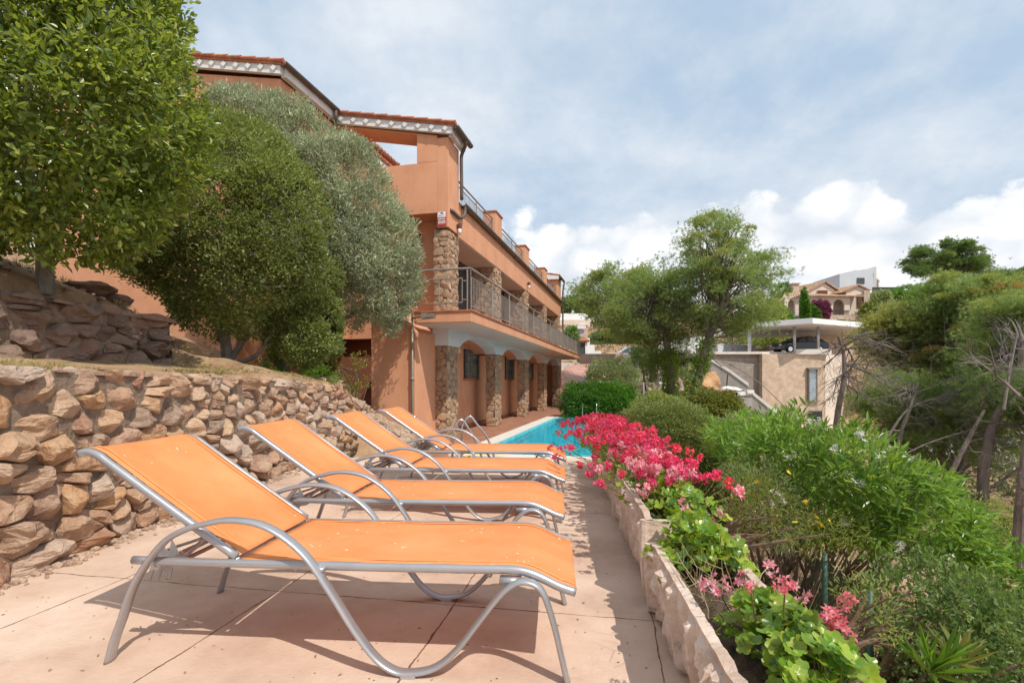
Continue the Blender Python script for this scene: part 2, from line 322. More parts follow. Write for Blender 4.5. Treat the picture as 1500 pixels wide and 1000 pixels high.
M['ndl_d']=leafm('dark_pine_needle',[(.035,.06,.024),(.06,.09,.032),(.10,.14,.05)],.35,.5,.3,bright=1.8,scale=.2)
M['fl_red']=leafm('red_petal',[(.62,.02,.05),(.78,.035,.13),(.72,.06,.04),(.85,.10,.22)],.3,tcol=(.9,.1,.15),bright=1.0)
M['fl_mag']=leafm('magenta_petal',[(.66,.02,.10),(.78,.04,.17),(.84,.14,.26)],.3,tcol=(.9,.1,.2),bright=1.0)
M['fl_pink']=leafm('pink_petal',[(.85,.30,.38),(.86,.60,.64),(.78,.10,.16),(.88,.42,.50)],.3,tcol=(.9,.4,.45),bright=1.0)
M['fl_coral']=leafm('coral_petal',[(.75,.10,.14),(.80,.20,.25),(.82,.30,.34)],.3,tcol=(.9,.3,.32))
M['fl_white']=leafm('white_petal',[(.72,.72,.62),(.85,.85,.78)],.3,tcol=(.8,.8,.7))
M['fl_yel']=leafm('daisy_petal',[(.80,.55,.02),(.85,.65,.05)],.3,tcol=(.8,.6,.05))
M['fl_bou']=leafm('bougainvillea_bract',[(.22,.04,.10),(.34,.07,.17),(.10,.10,.05)],.3,tcol=(.4,.1,.2))
M['stem']=leafm('green_stem',[(.12,.17,.04),(.24,.15,.06)],.1)
M['drystalk']=leafm('dry_stalk',[(.30,.22,.12),(.42,.33,.20)],.1)
M['grass']=leafm('dry_grass',[(.10,.12,.04),(.30,.25,.10),(.45,.36,.17)],.3)
M['green_grass']=leafm('green_grass',[(.06,.12,.02),(.14,.22,.05)],.3)
M['ochre']=surf('ochre_grass',[(.42,.26,.09),(.58,.38,.15),(.64,.46,.22)],scale=1.2,bump=.8,bscale=6,dist=.15,stretch=(1,1,.4))
# ------------------------------------------------------------------ plant tools
def nrm(a): return a/(np.linalg.norm(a,axis=-1,keepdims=True)+1e-9)
def leaves(mb,pos,dr,L,W,fold=.25,nor=None,six=False):
    n=len(pos); dr=nrm(dr); h=R.normal(size=(n,3)) if nor is None else nor+R.normal(size=(n,3))*.35
    side=nrm(np.cross(dr,h)); up=np.cross(side,dr)
    L=np.broadcast_to(L,(n,))[:,None]; W=np.broadcast_to(W,(n,))[:,None]
    b=pos; t=pos+dr*L-up*L*.10
    if six:
        l1=pos+dr*L*.28+side*W*.42+up*W*fold; r1=pos+dr*L*.28-side*W*.42+up*W*fold
        l2=pos+dr*L*.66+side*W*.40+up*W*fold*.7; r2=pos+dr*L*.66-side*W*.40+up*W*fold*.7
        v=np.stack([b,l1,l2,t,r2,r1],1).reshape(-1,3); i=np.arange(n)[:,None]*6
        mb.v.append(v); mb.f.append(np.concatenate([i+np.array([[0,1,2,3]]),i+np.array([[0,3,4,5]])]).astype(np.int64)+mb.n); mb.n+=6*n
    else:
        m=pos+dr*L*.45; l=m+side*W*.5+up*W*fold; r=m-side*W*.5+up*W*fold
        v=np.stack([b,l,t,r],1).reshape(-1,3); i=np.arange(n)[:,None]*4
        mb.v.append(v); mb.f.append(np.concatenate([i+np.array([[0,1,2]]),i+np.array([[0,2,3]])]).astype(np.int64)+mb.n); mb.n+=4*n
def needles(mb,pos,dr,L,W):
    n=len(pos); dr=nrm(dr); side=nrm(np.cross(dr,R.normal(size=(n,3))))
    L=np.broadcast_to(L,(n,))[:,None]; W=np.broadcast_to(W,(n,))[:,None]
    v=np.stack([pos-side*W*.5,pos+side*W*.5,pos+dr*L],1).reshape(-1,3)
    mb.v.append(v); mb.f.append((np.arange(n)[:,None]*3+np.array([[0,1,2]])+mb.n).astype(np.int64)); mb.n+=3*n
def tufts(mb,pos,dr,k,L,W,spread=.55):
    """k needles fanned out of every point: each tuft is one connected piece so it takes one tint"""
    n=len(pos); p=np.repeat(pos,k,0); d=nrm(np.repeat(nrm(dr),k,0)+R.normal(size=(n*k,3))*spread)
    l=L*R.uniform(.7,1.15,n*k)[:,None]; side=nrm(np.cross(d,R.normal(size=(n*k,3))))
    tip=(p+d*l).reshape(n,k,3); s1=(p+d*l*.45+side*W).reshape(n,k,3)
    v=np.concatenate([pos[:,None],tip,s1],1)                # 1 + 2k verts
    b=np.arange(n)[:,None]*(1+2*k); j=np.arange(k)[None]
    f=np.stack([b+0*j,b+1+k+j,b+1+j],-1).reshape(-1,3)
    mb.v.append(v.reshape(-1,3)); mb.f.append(f.astype(np.int64)+mb.n); mb.n+=n*(1+2*k)
def poly_sample(poly,n):
    """random points in a 2D outline with their distance to the edge"""
    p=np.asarray(poly,float); lo=p.min(0); hi=p.max(0); o=[]; a=p; b=np.roll(p,-1,0); c=0
    while c<n:
        q=R.uniform(lo,hi,(max(n*2,64),2)); ins=np.zeros(len(q),bool)
        for (x1,y1),(x2,y2) in zip(a,b):
            if y1!=y2: ins^=((y1>q[:,1])!=(y2>q[:,1]))&(q[:,0]<(x2-x1)*(q[:,1]-y1)/(y2-y1)+x1)
        o.append(q[ins]); c+=ins.sum()
    q=np.concatenate(o)[:n]; ab=b-a; t=np.clip(((q[:,None]-a[None])*ab[None]).sum(-1)/((ab**2).sum(-1)+1e-9)[None],0,1)
    dist=np.linalg.norm(q[:,None]-(a[None]+t[...,None]*ab[None]),axis=-1).min(1)
    return q,dist
def clumps(poly,d,T,n,shell=.3,even=False):
    """crown clump centres: the outline (photo pixels) stands at d metres, T metres thick either way"""
    q,di=poly_sample(poly,n); Rm=di.max()+1e-6
    t=T*np.sqrt(np.clip(1-(1-np.minimum(1,di/(Rm*.9)))**2,0.02,1))
    u=R.uniform(0,1,n); off=t*(1-shell*u**1.3)*np.where(R.uniform(size=n)<.58,-1,1)
    if even: off=t*R.uniform(-1,1,n)
    c=np.stack([(q[:,0]-750)/F*d,d+off,HC-(q[:,1]-HY)/F*d],1)
    pc=np.asarray(poly,float); cx=(pc[:,0].min()+pc[:,0].max())/2; cy=(pc[:,1].min()+pc[:,1].max())/2
    ctr=np.array([(cx-750)/F*d,d,HC-(cy-HY)/F*d]); sx=(pc[:,0].max()-pc[:,0].min())/F*d/2; sz=(pc[:,1].max()-pc[:,1].min())/F*d/2
    outw=nrm((c-ctr)/np.array([sx,T,sz])+R.normal(size=(n,3))*.08); return c,outw
def leafcrown(mb,poly,d,T,ncl,k,rc,L,W,up=.25,jit=.75,shell=.3,six=False,fold=.25,even=False,lump=None):
    c,o=clumps(poly,d,T,ncl,shell,even)
    if lump is None: lump=(1.6/max(T,.3),.22*T,.24)
    fr,am,cut=lump
    nz=np.array([noise.noise(Vector((a*fr,b*fr,e*fr)))+.55*noise.noise(Vector((a*fr*2.6+9,b*fr*2.6,e*fr*2.6))) for a,b,e in c])
    keep=(nz>-cut)|(R.uniform(size=len(nz))<.25); c=c+o*(nz*am)[:,None]; c=c[keep]; o=o[keep]; ncl=len(c); s=R.uniform(.55,1.2,ncl)
    p=np.repeat(c,k,0); oo=np.repeat(o,k,0); ss=np.repeat(s,k)
    g=nrm(R.normal(size=(ncl*k,3)))*(R.uniform(0,1,ncl*k)**.45)[:,None]
    p=p+g*(rc*ss)[:,None]*np.array([1,1,.8])
    dr=nrm(oo*.55+g*.6+np.array([0,0,up])+R.normal(size=p.shape)*jit*.6)
    leaves(mb,p,dr,L*R.uniform(.65,1.2,len(p)),W*R.uniform(.7,1.15,len(p)),fold,nor=oo*.6+np.array([0,0,.7]),six=six)
def limbs(mb,base,tips,r0,r1,bend=.25,sides=6,fork=.45):
    """limbs that leave a trunk point and reach out to each tip"""
    b=np.asarray(base,float)
    for t in tips:
        t=np.asarray(t,float); m=b*(1-fork)+t*fork+np.array([0,0,bend*np.linalg.norm(t-b)*.25])+R.normal(size=3)*.04*np.linalg.norm(t-b)
        p=cr([b,m,t],4); mb.tube(p,np.linspace(r0,r1,len(p)),sides)
def twiggy(mb,p,d,L,r,lev,spread=.55,droop=0,sides=5,nb=(2,4)):
    """bare branching wood"""
    n=4; pts=[p]; q=np.array(p,float); dd=np.array(d,float)
    for i in range(n):
        dd=dd+R.normal(size=3)*.13+np.array([0,0,-droop]); dd/=np.linalg.norm(dd); q=q+dd*L/n; pts.append(q.copy())
    mb.tube(pts,np.linspace(r,r*.55,n+1),sides,cap=False)
    if lev>0:
        for k in range(R.integers(nb[0],nb[1]+1)):
            i=R.integers(1,n+1); e=nrm((dd+R.normal(size=3)*spread)[None])[0]
            twiggy(mb,pts[i],e,L*R.uniform(.55,.85),r*.5,lev-1,spread,droop,max(3,sides-1),nb)
def pine(name,label,base,trunk,d,crown,T,ntuft,k=9,L=.16,W=.012,rc=.55,npad=45,mat='ndl',group=None,r0=.16,cat='pine tree',limb=True,flat=.6,extra=None,bare=0,bark='bark',even=True,forkz=None):
    t=E(name,base,label,cat,group)
    mb=MB(); tr=cr([base]+list(trunk),5); mb.tube(tr,np.linspace(r0,r0*.45,len(tr)),9)
    c,o=clumps(crown,d,T,npad,.6,even); s=R.uniform(.5,1.3,npad)
    if limb:
        for i in range(npad):
            j=int(len(tr)*R.uniform(.45 if forkz is None else forkz,.98)); j=min(j,len(tr)-1); b=tr[j]
            if np.linalg.norm(c[i]-b)>rc*.5: limbs(mb,b,[c[i]],r0*.20,r0*.04,.2,5)
    for i in range(bare):
        j=min(len(tr)-1,int(len(tr)*R.uniform(.35,.65))); e=nrm((R.normal(size=3)*np.array([1,.8,.3]))[None])[0]
        twiggy(mb,tr[j],e,R.uniform(.6,1.0)*T*.5,r0*.10,3,.5,0,4)
    mb.build('trunk',M[bark],t)
    n=ntuft; w=s**2; idx=R.choice(npad,n,p=w/w.sum()); g=R.normal(size=(n,3))*.55; g+=o[idx]*R.normal(size=(n,1))*.45
    p=c[idx]+g*(rc*s[idx])[:,None]*np.array([1,1,flat]); dr=nrm(g*.8+np.array([0,0,.45])+R.normal(size=(n,3))*.35)
    f=MB(); tufts(f,p,dr,k,L,W); f.build('crown',M[mat],t)
    if extra:
        for (m2,frac) in extra:
            ii=R.choice(npad,max(2,int(npad*frac)),replace=False); nn=int(n*frac*.8); id2=R.choice(ii,nn); g=nrm(R.normal(size=(nn,3)))*(R.uniform(.6,1.05,nn))[:,None]; g[:,2]=abs(g[:,2])
            p=c[id2]+g*(rc*s[id2])[:,None]*np.array([1,1,flat])+np.array([0,0,.02]); f=MB(); tufts(f,p,nrm(g+np.array([0,0,.5])),k,L,W); f.build('foliage_tips',M[m2],t)
    return t
# ------------------------------------------------------------------ stone packing
def clip(poly,a,b,c):      # keep a*x+b*y<=c
    o=[]; n=len(poly)
    for i in range(n):
        p=poly[i]; q=poly[(i+1)%n]; dp=a*p[0]+b*p[1]-c; dq=a*q[0]+b*q[1]-c
        if dp<=0: o.append(p)
        if (dp<0)!=(dq<0) and dp!=dq:
            t=dp/(dp-dq); o.append((p[0]+(q[0]-p[0])*t,p[1]+(q[1]-p[1])*t))
    return o
def stones(mb,w,h,fmap,cw,ch,gap=.012,bulge=.08,detail=4,rnd=None,jit=.42,topf=None,skip=0,rough=.35):
    """pack irregular stones on a w x h face; fmap(u,v,depth)->xyz"""
    rnd=rnd or random.Random(3); nu=max(1,round(w/cw)); nv=max(1,round(h/ch)); pts=[]
    for j in range(nv):
        for i in range(nu+1):
            if rnd.random()<.20: continue
            pts.append(((i+(.5 if j%2 else 0)+rnd.uniform(-jit,jit))*w/nu,(j+.5+rnd.uniform(-jit,jit))*h/nv))
            if rnd.random()<.24: pts.append((pts[-1][0]+rnd.uniform(-.3,.3)*cw,pts[-1][1]+rnd.uniform(-.5,.5)*ch))
    asp=cw/ch
    for i,(x,y) in enumerate(pts):
        if not(0<=x<=w and 0<=y<=h): continue
        if rnd.random()<skip: continue
        pl=[(0,0),(w,0),(w,h),(0,h)]
        near=sorted(((a-x)**2+((b-y)*asp)**2,a,b) for k,(a,b) in enumerate(pts) if k!=i and abs(a-x)<3.2*cw and abs(b-y)<3.2*ch)[:16]
        for _,a,b in near:
            # bisector in the stretched metric
            X,Y,A,B=x,y*asp,a,b*asp; nx,ny=A-X,(B-Y)*asp; cc=((A*A-X*X)+(B*B-Y*Y))/2
            pl=clip(pl,nx,ny,cc)
            if len(pl)<3: break
        if len(pl)<3: continue
        cx=sum(p[0] for p in pl)/len(pl); cy=sum(p[1] for p in pl)/len(pl)
        # round + resample
        n=len(pl); N=max(10,detail*5); per=[math.dist(pl[k],pl[(k+1)%n]) for k in range(n)]; tot=sum(per)
        if tot<.08*(cw+ch): continue
        ring=[]
        for k in range(N):
            s=k/N*tot; q=0
            while q<n-1 and s>per[q]: s-=per[q]; q+=1
            a,b=pl[q],pl[(q+1)%n]; t=s/max(per[q],1e-6); ring.append((a[0]+(b[0]-a[0])*t,a[1]+(b[1]-a[1])*t))
        for _ in range(0 if rnd.random()<.6 else 1): ring=[((ring[k-1][0]+2*ring[k][0]+ring[(k+1)%N][0])/4,(ring[k-1][1]+2*ring[k][1]+ring[(k+1)%N][1])/4) for k in range(N)]
        rr=min(math.hypot(p[0]-cx,p[1]-cy) for p in ring); sh=max(.6,1-gap*rnd.uniform(.3,1.6)/max(rr,.01))
        size=math.sqrt(tot*tot/16); B=bulge*rnd.uniform(.6,1.35)*min(1.3,max(.5,size/((cw+ch)/2)))
        planes=[(rnd.uniform(-1.15,1.15)*B/size*2,rnd.uniform(-1.1,1.1)*B/size*2,B*rnd.uniform(.70,1.2)) for _ in range(6)]
        sd=rnd.random()*100; levels=[(1,-.35),(.985,.40),(.94,.74),(.80,.96),(.5,1.02),(.24,1.04)][:detail+2]
        v=[]
        for f_,z_ in levels:
            for p in ring:
                a=(p[0]-cx)*f_*sh; b=(p[1]-cy)*f_*sh
                hh=B*z_*1.15
                if z_>.3: hh=min([hh]+[c0+a0*a+b0*b for a0,b0,c0 in planes]); hh=hh*(.82 if z_<.8 else 1)
                nz=noise.noise(Vector((a*9+sd,b*9,sd)))*B*rough+noise.noise(Vector((a*24+sd,b*24,sd)))*B*rough*.4
                jt=noise.noise(Vector((a*12+sd,b*12+5,sd)))*.10*rr if z_>0 else 0
                v.append(fmap(cx+a*(1+jt/max(rr,.01)*.5),cy+b*(1+jt/max(rr,.01)*.5),hh+(nz if z_>.2 else 0)))
        hc=min([B*1.1]+[c0 for _,_,c0 in planes]); v.append(fmap(cx,cy,hc))
        fs=[]
        for q in range(len(levels)-1):
            for k in range(N): fs.append((q*N+k,q*N+(k+1)%N,(q+1)*N+(k+1)%N,(q+1)*N+k))
        q=(len(levels)-1)*N
        fs+= [(q+k,q+(k+1)%N,len(v)-1) for k in range(N)]
        mb.add(v,fs)
def stone_pillar(parent,name,x0,x1,y0,y1,z0,z1,seed,label=None,back=True):
    c=MB(); e=.035; c.box(x0+e,x1-e,y0+e,y1-e,z0,z1); pr=c.build(name,M['mortar'],parent,local=True,label=label)
    mb=MB(); r=random.Random(seed); kw=dict(cw=.24,ch=.17,gap=.004,bulge=.026,detail=2,rnd=r)
    stones(mb,x1-x0,z1-z0,lambda u,v,d:(x0+u,y0+e-d-.01,z0+v),**kw)
    stones(mb,y1-y0,z1-z0,lambda u,v,d:(x1-e+d+.01,y0+u,z0+v),**kw)
    if back:
        stones(mb,y1-y0,z1-z0,lambda u,v,d:(x0+e-d,y1-u,z0+v),**kw)
        stones(mb,x1-x0,z1-z0,lambda u,v,d:(x1-u,y1-e+d,z0+v),**kw)
    mb.build('facing_stones',M['pstone'],pr,local=True,smooth=False)
    return pr
# ------------------------------------------------------------------ camera, light, sky
cam=bpy.data.cameras.new('camera'); co=bpy.data.objects.new('camera',cam); COL.objects.link(co); SC.camera=co
cam.sensor_width=36; cam.lens=F/1500*36; cam.shift_x=0; cam.shift_y=(HY-500)/1500; cam.clip_end=3000; cam.clip_start=.05
co.location=(0,0,HC); co.rotation_euler=(PI/2,0,0)
SV=Vector((.457,-.617,1.0)).normalized()
sl=bpy.data.lights.new('sun','SUN'); so=bpy.data.objects.new('sun',sl); COL.objects.link(so)
sl.energy=SUN_E; sl.angle=math.radians(.53); sl.color=(1,.93,.83); so.rotation_euler=SV.to_track_quat('Z','Y').to_euler()
so.location=(8,-8,20)
W=bpy.data.worlds.new('World'); SC.world=W; W.use_nodes=True; nt=W.node_tree; nt.nodes.clear(); K=nt.links.new
def N(t,**k): return _nd(nt,t,**k)
sky=N('TexSky'); sky.sky_type='NISHITA'; sky.sun_disc=False; sky.sun_elevation=math.asin(SV.z); sky.sun_rotation=math.atan2(SV.x,SV.y); sky.air_density=1; sky.dust_density=1.5
tc=N('TexCoord'); sx=N('SeparateXYZ'); K(tc.outputs['Generated'],sx.inputs[0])
def MT(op,a,b=None,c=None):
    m=N('Math',_operation=op)
    for i,x in enumerate((a,b,c)):
        if x is None: continue
        if hasattr(x,'is_output'): K(x,m.inputs[i])
        else: m.inputs[i].default_value=x
    return m.outputs[0]
X,Y,Z=sx.outputs
# high cloud layer: project the direction on a flat ceiling
zz=MT('ADD',MT('MAXIMUM',Z,0.0),.42); cv=N('CombineXYZ'); K(MT('DIVIDE',X,zz),cv.inputs[0]); K(MT('DIVIDE',Y,zz),cv.inputs[1])
def noi(vec,sc,det,ro,off=(0,0,0),dist=0):
    mp=N('Mapping'); mp.inputs['Location'].default_value=off; K(vec,mp.inputs[0]); n=N('TexNoise',Scale=sc,Detail=det,Roughness=ro,Distortion=dist); K(mp.outputs[0],n.inputs['Vector']); return n.outputs['Fac']
n1=noi(cv.outputs[0],1.5,6,.58,(3.3,1.7,0),.15); n2=noi(cv.outputs[0],4.6,5,.62,(7,2,0))
cov=MT('ADD',MT('MULTIPLY',n1,.75),MT('MULTIPLY',n2,.25))
r1=ramp(nt,[(.04,.04,.04),(.55,.55,.55),(1,1,1)],[.39,.475,.58]); K(cov,r1.inputs[0])
r2=ramp(nt,[(.455,.515,.585),(.56,.60,.65),(.665,.69,.72)],[.30,.5,.68]); K(MT('ADD',MT('MULTIPLY',n2,.55),MT('MULTIPLY',n1,.45)),r2.inputs[0])
skc=mixc(nt,1.0,sky.outputs[0],(.1,.1,.1),'MULTIPLY')
skb=mixc(nt,.85,skc,(.365,.475,.60))
c1=mixc(nt,MT('MULTIPLY',r1.outputs[0],.88),skb,r2.outputs[0])
# cumulus bank over the horizon
az=MT('ARCTAN2',X,Y); el=MT('ARCSINE',Z)
av=N('CombineXYZ'); K(az,av.inputs[0]); K(MT('MULTIPLY',el,1.35),av.inputs[1])
nb=noi(av.outputs[0],4.2,2,.5,(1.15,.2,0)); nd=noi(av.outputs[0],11,6,.62,(0,4,0)); 
vo=N('TexVoronoi',Scale=15); vw=N('VectorMath',_operation='ADD'); K(av.outputs[0],vw.inputs[0])
nn=N('TexNoise',Scale=14,Detail=2); K(av.outputs[0],nn.inputs['Vector']); ns=N('VectorMath',_operation='SCALE'); ns.inputs['Scale'].default_value=.05; K(nn.outputs['Color'],ns.inputs[0]); K(ns.outputs[0],vw.inputs[1]); K(vw.outputs[0],vo.inputs['Vector'])
top=MT('ADD',MT('MULTIPLY',nb,.26),.150)           # top edge of the bank, radians
edge=MT('ADD',MT('ADD',MT('SUBTRACT',top,el),MT('MULTIPLY',MT('SUBTRACT',nd,.5),.10)),MT('MULTIPLY',MT('SUBTRACT',.35,vo.outputs['Distance']),.05))
re=ramp(nt,[(0,0,0),(1,1,1)],[.0,.016]); K(edge,re.inputs[0])
rc=ramp(nt,[(.54,.58,.64),(.655,.68,.715),(.765,.77,.78),(.80,.80,.80)],[.22,.40,.54,.72]); 
K(MT('ADD',MT('MULTIPLY',nd,.62),MT('MULTIPLY_ADD',MT('SUBTRACT',.45,vo.outputs['Distance']),.55,.17)),rc.inputs[0])
lowf=ramp(nt,[(1,1,1),(0,0,0)],[.0,.16]); K(MT('SUBTRACT',el,.0),lowf.inputs[0])
cb=mixc(nt,MT('MULTIPLY',lowf.outputs[0],.30),rc.outputs[0],(.62,.66,.71))
c2=mixc(nt,MT('MULTIPLY',re.outputs[0],.93),c1,cb)
hz=ramp(nt,[(1,1,1),(0,0,0)],[.0,.10]); K(el,hz.inputs[0])
c3=mixc(nt,MT('MULTIPLY',hz.outputs[0],.22),c2,(.62,.67,.73))
bg=N('Background',Strength=.1); c4=mixc(nt,1.0,c3,(SKY_E,SKY_E,SKY_E),'MULTIPLY'); K(c4,bg.inputs[0]); wo=N('OutputWorld'); K(bg.outputs[0],wo.inputs[0])
SC.view_settings.view_transform='Standard'; SC.view_settings.look='None'; SC.view_settings.exposure=EXPO; SC.view_settings.gamma=1
W.cycles.sampling_method='MANUAL'; W.cycles.sample_map_resolution=512
SC.cycles.use_light_tree=False; SC.cycles.max_bounces=5; SC.cycles.transparent_max_bounces=8; SC.cycles.diffuse_bounces=3; SC.cycles.use_denoising=True
# ------------------------------------------------------------------ ground
CP=[# x,y,z control points of the land to the right and beyond
(1.15,-3,-.25),(1.15,0,-.22),(1.2,3,-.22),(1.35,6,-.3),(2.2,0,-.62),(2.2,3,-.6),(2.3,6,-.65),(3.2,2,-.98),(3.3,5,-1.1),(3.3,8,-1.2),(5,0,-1.5),(5,5,-1.55),(5,9,-1.7),(8,4,-2.0),(8,10,-2.1),(12,12,-2.4),(10,18,-2.4),(14,20,-3),(20,14,-3.4),(20,30,-3.6),(30,34,-4.4),(42,40,-4.6),(30,20,-4.6),(60,40,-5),(25,43,-4.2),(40,10,-5),(80,20,-8),
(3,13,-1.3),(5.5,13,-1.5),(4.7,18,-1.2),(4.2,22,-.9),(7.8,26,-.5),(9,27,-.4),(10.5,25,-.9),(13,28,-1.6),(5.5,24,-.5),(3.5,27,-.6),(6,31,.0),(12,37,-.15),(13.5,40,.1),(16,41,-.6),(9,36,.3),(17,33,-3.2),(17,37,-3.4),(20,41,-3.4),(22,44,-3.2),(17,43,-1.5),(13.5,46,1.3),(10.5,50,2.5),(6,50,2.5),(14,52,2.6),(18,55,3.2),(6,42,2.0),(2,40,1.2),(8,44,2.2),
(0,12,-1),(0,20,-1),(1,26,-1),(2,31,-.8),(-4,22,-.6),
(9,60,5.2),(14,60,5.4),(6,60,5.2),(9,70,8.0),(14,72,8.2),(4,72,8.6),(0,60,7),(20,62,5.5),(30,58,6),(36,70,8.6),(44,74,9.3),(52,76,9.6),(46,66,8),(30,80,11),(58,90,13.5),(70,105,16.5),(80,112,17),(64,80,12),(57,70,11.4),(75,80,12.5),(83,90,14.5),(95,95,15),(100,120,17),(60,60,7),(80,60,6),(45,55,2),(30,52,3),(36,50,1),(48,45,-2),
(-5,60,9),(-20,80,13),(-40,60,14),(0,150,14),(60,200,16),(150,200,14),(200,100,8),(-80,150,20),(0,400,10),(300,300,5),(-300,300,20),(300,0,-20),(100,-60,-20),(20,-30,-7),(1.2,-30,-4),(-30,-30,8),(-30,20,10),(-12,20,4)]
CPa=np.array(CP)
def hland(x,y):
    x=np.asarray(x,float); y=np.asarray(y,float)
    dx=x[...,None]-CPa[:,0]; dy=y[...,None]-CPa[:,1]; r2=dx*dx+dy*dy
    loc=np.minimum(1.0,r2) # noqa
    s=.35+(CPa[:,0]**2+CPa[:,1]**2)*.0025
    w=1/(r2+s)**2.2
    return (w*CPa[:,2]).sum(-1)/w.sum(-1)
def hz1(x,y): return float(hland(np.array([x]),np.array([y]))[0])
def grid(name,xs,ys,hf,m,bumpy=0,fr=1.0,kind='structure'):
    XX,YY=np.meshgrid(xs,ys); ZZ=hf(XX,YY)
    if bumpy:
        b=np.array([[noise.noise(Vector((x*fr,y*fr,3)))+.5*noise.noise(Vector((x*fr*2.7,y*fr*2.7,7))) for x,y in zip(r1_,r2_)] for r1_,r2_ in zip(XX,YY)]); ZZ=ZZ+b*bumpy
    v=np.stack([XX,YY,ZZ],-1).reshape(-1,3); nx=len(xs); ny=len(ys)
    i=(np.arange(ny-1)[:,None]*nx+np.arange(nx-1)[None]); f=np.stack([i,i+1,i+1+nx,i+nx],-1).reshape(-1,4)
    mb=MB(); mb.add(v,f); o=mb.build(name,m,None,smooth=True); o['kind']=kind; return o
xs=np.concatenate([np.linspace(-300,-34,14),np.linspace(-30,0.4,22),np.linspace(.8,6,48),np.linspace(6.3,30,52),np.linspace(31,110,60),np.linspace(115,400,16)])
ys=np.concatenate([np.linspace(-60,-6,10),np.linspace(-5,9,90),np.linspace(9.5,50,70),np.linspace(51,130,56),np.linspace(140,600,16)])
OHX,OHY=-1.566,12.98; _ah=math.atan(188/780); CA,SA=math.cos(_ah),math.sin(_ah)
def hmain(x,y):
    z=hland(x,y); inside=(x<1.12)&(y<14); z=np.where(inside,np.minimum(z,-1.2),z); dx=x-OHX; dy=y-OHY; n_=dx*CA-dy*SA; s_=dx*SA+dy*CA; return np.where((n_>.3)&(n_<4.5)&(s_>-3.4)&(s_<10.2),np.minimum(z,-2.6),z)
grid('ground',xs,ys,hmain,M['soil'],.05,2.2)
# deck and pool terrace
def DX(y): return 1.10+.083*(y-2)       # right edge of the deck
mb=MB(); mb.prism([(-3.0,-2),(DX(-2),-2),(DX(7.66),7.64),(-2.9,7.64)],2,-1.3,0); tag(mb.build('paving',M['deck'],auto=.012),kind='structure')
# left hillside
def wallx(y): return np.interp(y,[-2,4.2,7,8.8,10],[-2.74,-2.74,-2.66,-2.5,-2.1])
def hleft(x,y):
    wx=wallx(y); base=np.interp(y,[-3,7,9,11,14],[1.12,1.12,1.0,.35,-.2])
    low=base+np.clip(wx-x,0,99)*.10
    hi=np.interp(y,[-3,6,7.2,8.2,9.5,14],[2.0,1.95,1.8,1.35,1.1,.8])+np.clip(-4.5-x,0,99)*.40
    ax=-4.72
    t=np.clip((ax-x)/.12,0,1); t2=np.clip((-2.9-x)/3.0,0,1)
    step=np.clip((7.5-y)/.5,0,1)
    tt=t*step+t2*(1-step)
    return np.minimum(low*(1-tt)+np.maximum(hi,low)*tt,12)
def hleft2(x,y):
    z=hleft(x,y); z=np.where((x>wallx(y)-.28)&(y<=8.7),np.minimum(z,-.2),z); f=np.clip((x+3.1)/1.5,0,1); e=np.minimum(z,z*(1-f)+(-.5)*f+.1*(f<.9)); return np.where(y>8.7,e,z)
grid('hillside',np.concatenate([np.linspace(-40,-9,16),np.linspace(-8.6,-4.6,26),np.linspace(-4.5,-1.3,60)]),np.concatenate([np.linspace(-6,1,10),np.linspace(1.3,11.8,80)]),hleft2,M['straw'],.05,1.8)
# ------------------------------------------------------------------ retaining walls
t=E('stone_retaining_wall',(-2.8,4,0),'pale orange dry stone retaining wall along the left side of the deck','stone wall')
ypath=np.linspace(-1.6,8.9,60); core=MB(); A=[];B=[]
topz=lambda y: float(np.interp(y,[-2,3,6,8.2,8.9],[1.19,1.19,1.14,1.02,.55]))
for y in ypath: x=float(wallx(y)); A.append((x-.05,y,-.1)); B.append((x-.05,y,topz(y)-.03))
core.quadstrip(A,B); core.quadstrip(B,[(a-.42,b,c+.02) for a,b,c in B]); core.build('mortar_core',M['mortar'],t)
mb=MB()
def fm(u,v,d):
    y=-1.6+u; x=float(wallx(y)); lean=.07*(1.2-v)
    return (x-.05+d+lean*.6-.008,y,v*(topz(y)/1.2)+ (0.0))
stones(mb,10.4,1.2,fm,.25,.155,gap=.004,bulge=.075,detail=4,rnd=random.Random(11),rough=.55)
mb.build('facing_stones',M['stone'],t)
mb=MB(); stones(mb,10.4,.5,lambda u,v,d:(float(wallx(-1.6+u))-.02-v,-1.6+u,topz(-1.6+u)-.03+d*.5),.34,.24,gap=.02,bulge=.07,detail=3,rnd=random.Random(4)); mb.build('cap_stones',M['stone'],t)
t=E('upper_stone_wall',(-4.3,4,1.1),'dark brown stone wall higher up the slope behind the pale retaining wall','stone wall')
core=MB(); core.box(-4.95,-4.54,-1,6.98,.9,1.86); core.build('mortar_core',M['mortar'],t)
mb=MB()
def fm2(u,v,d):
    y=-1+u; return (-4.47+d-.07*v,y+.02*v,1.06+v)
stones(mb,8.1,.86,fm2,.46,.19,gap=.005,bulge=.12,detail=4,rnd=random.Random(21),jit=.38,rough=.5)
stones(mb,.7,.86,lambda u,v,d:(-4.4-u,7.02+d,1.08+v),.4,.22,gap=.01,bulge=.12,detail=3,rnd=random.Random(2))
mb.build('facing_stones',M['darkstone'],t)
mb=MB(); stones(mb,8.1,.6,lambda u,v,d:(-4.42-v,-1+u,1.88+d*.5),.5,.3,gap=.02,bulge=.12,detail=3,rnd=random.Random(8)); mb.build('cap_stones',M['darkstone'],t)
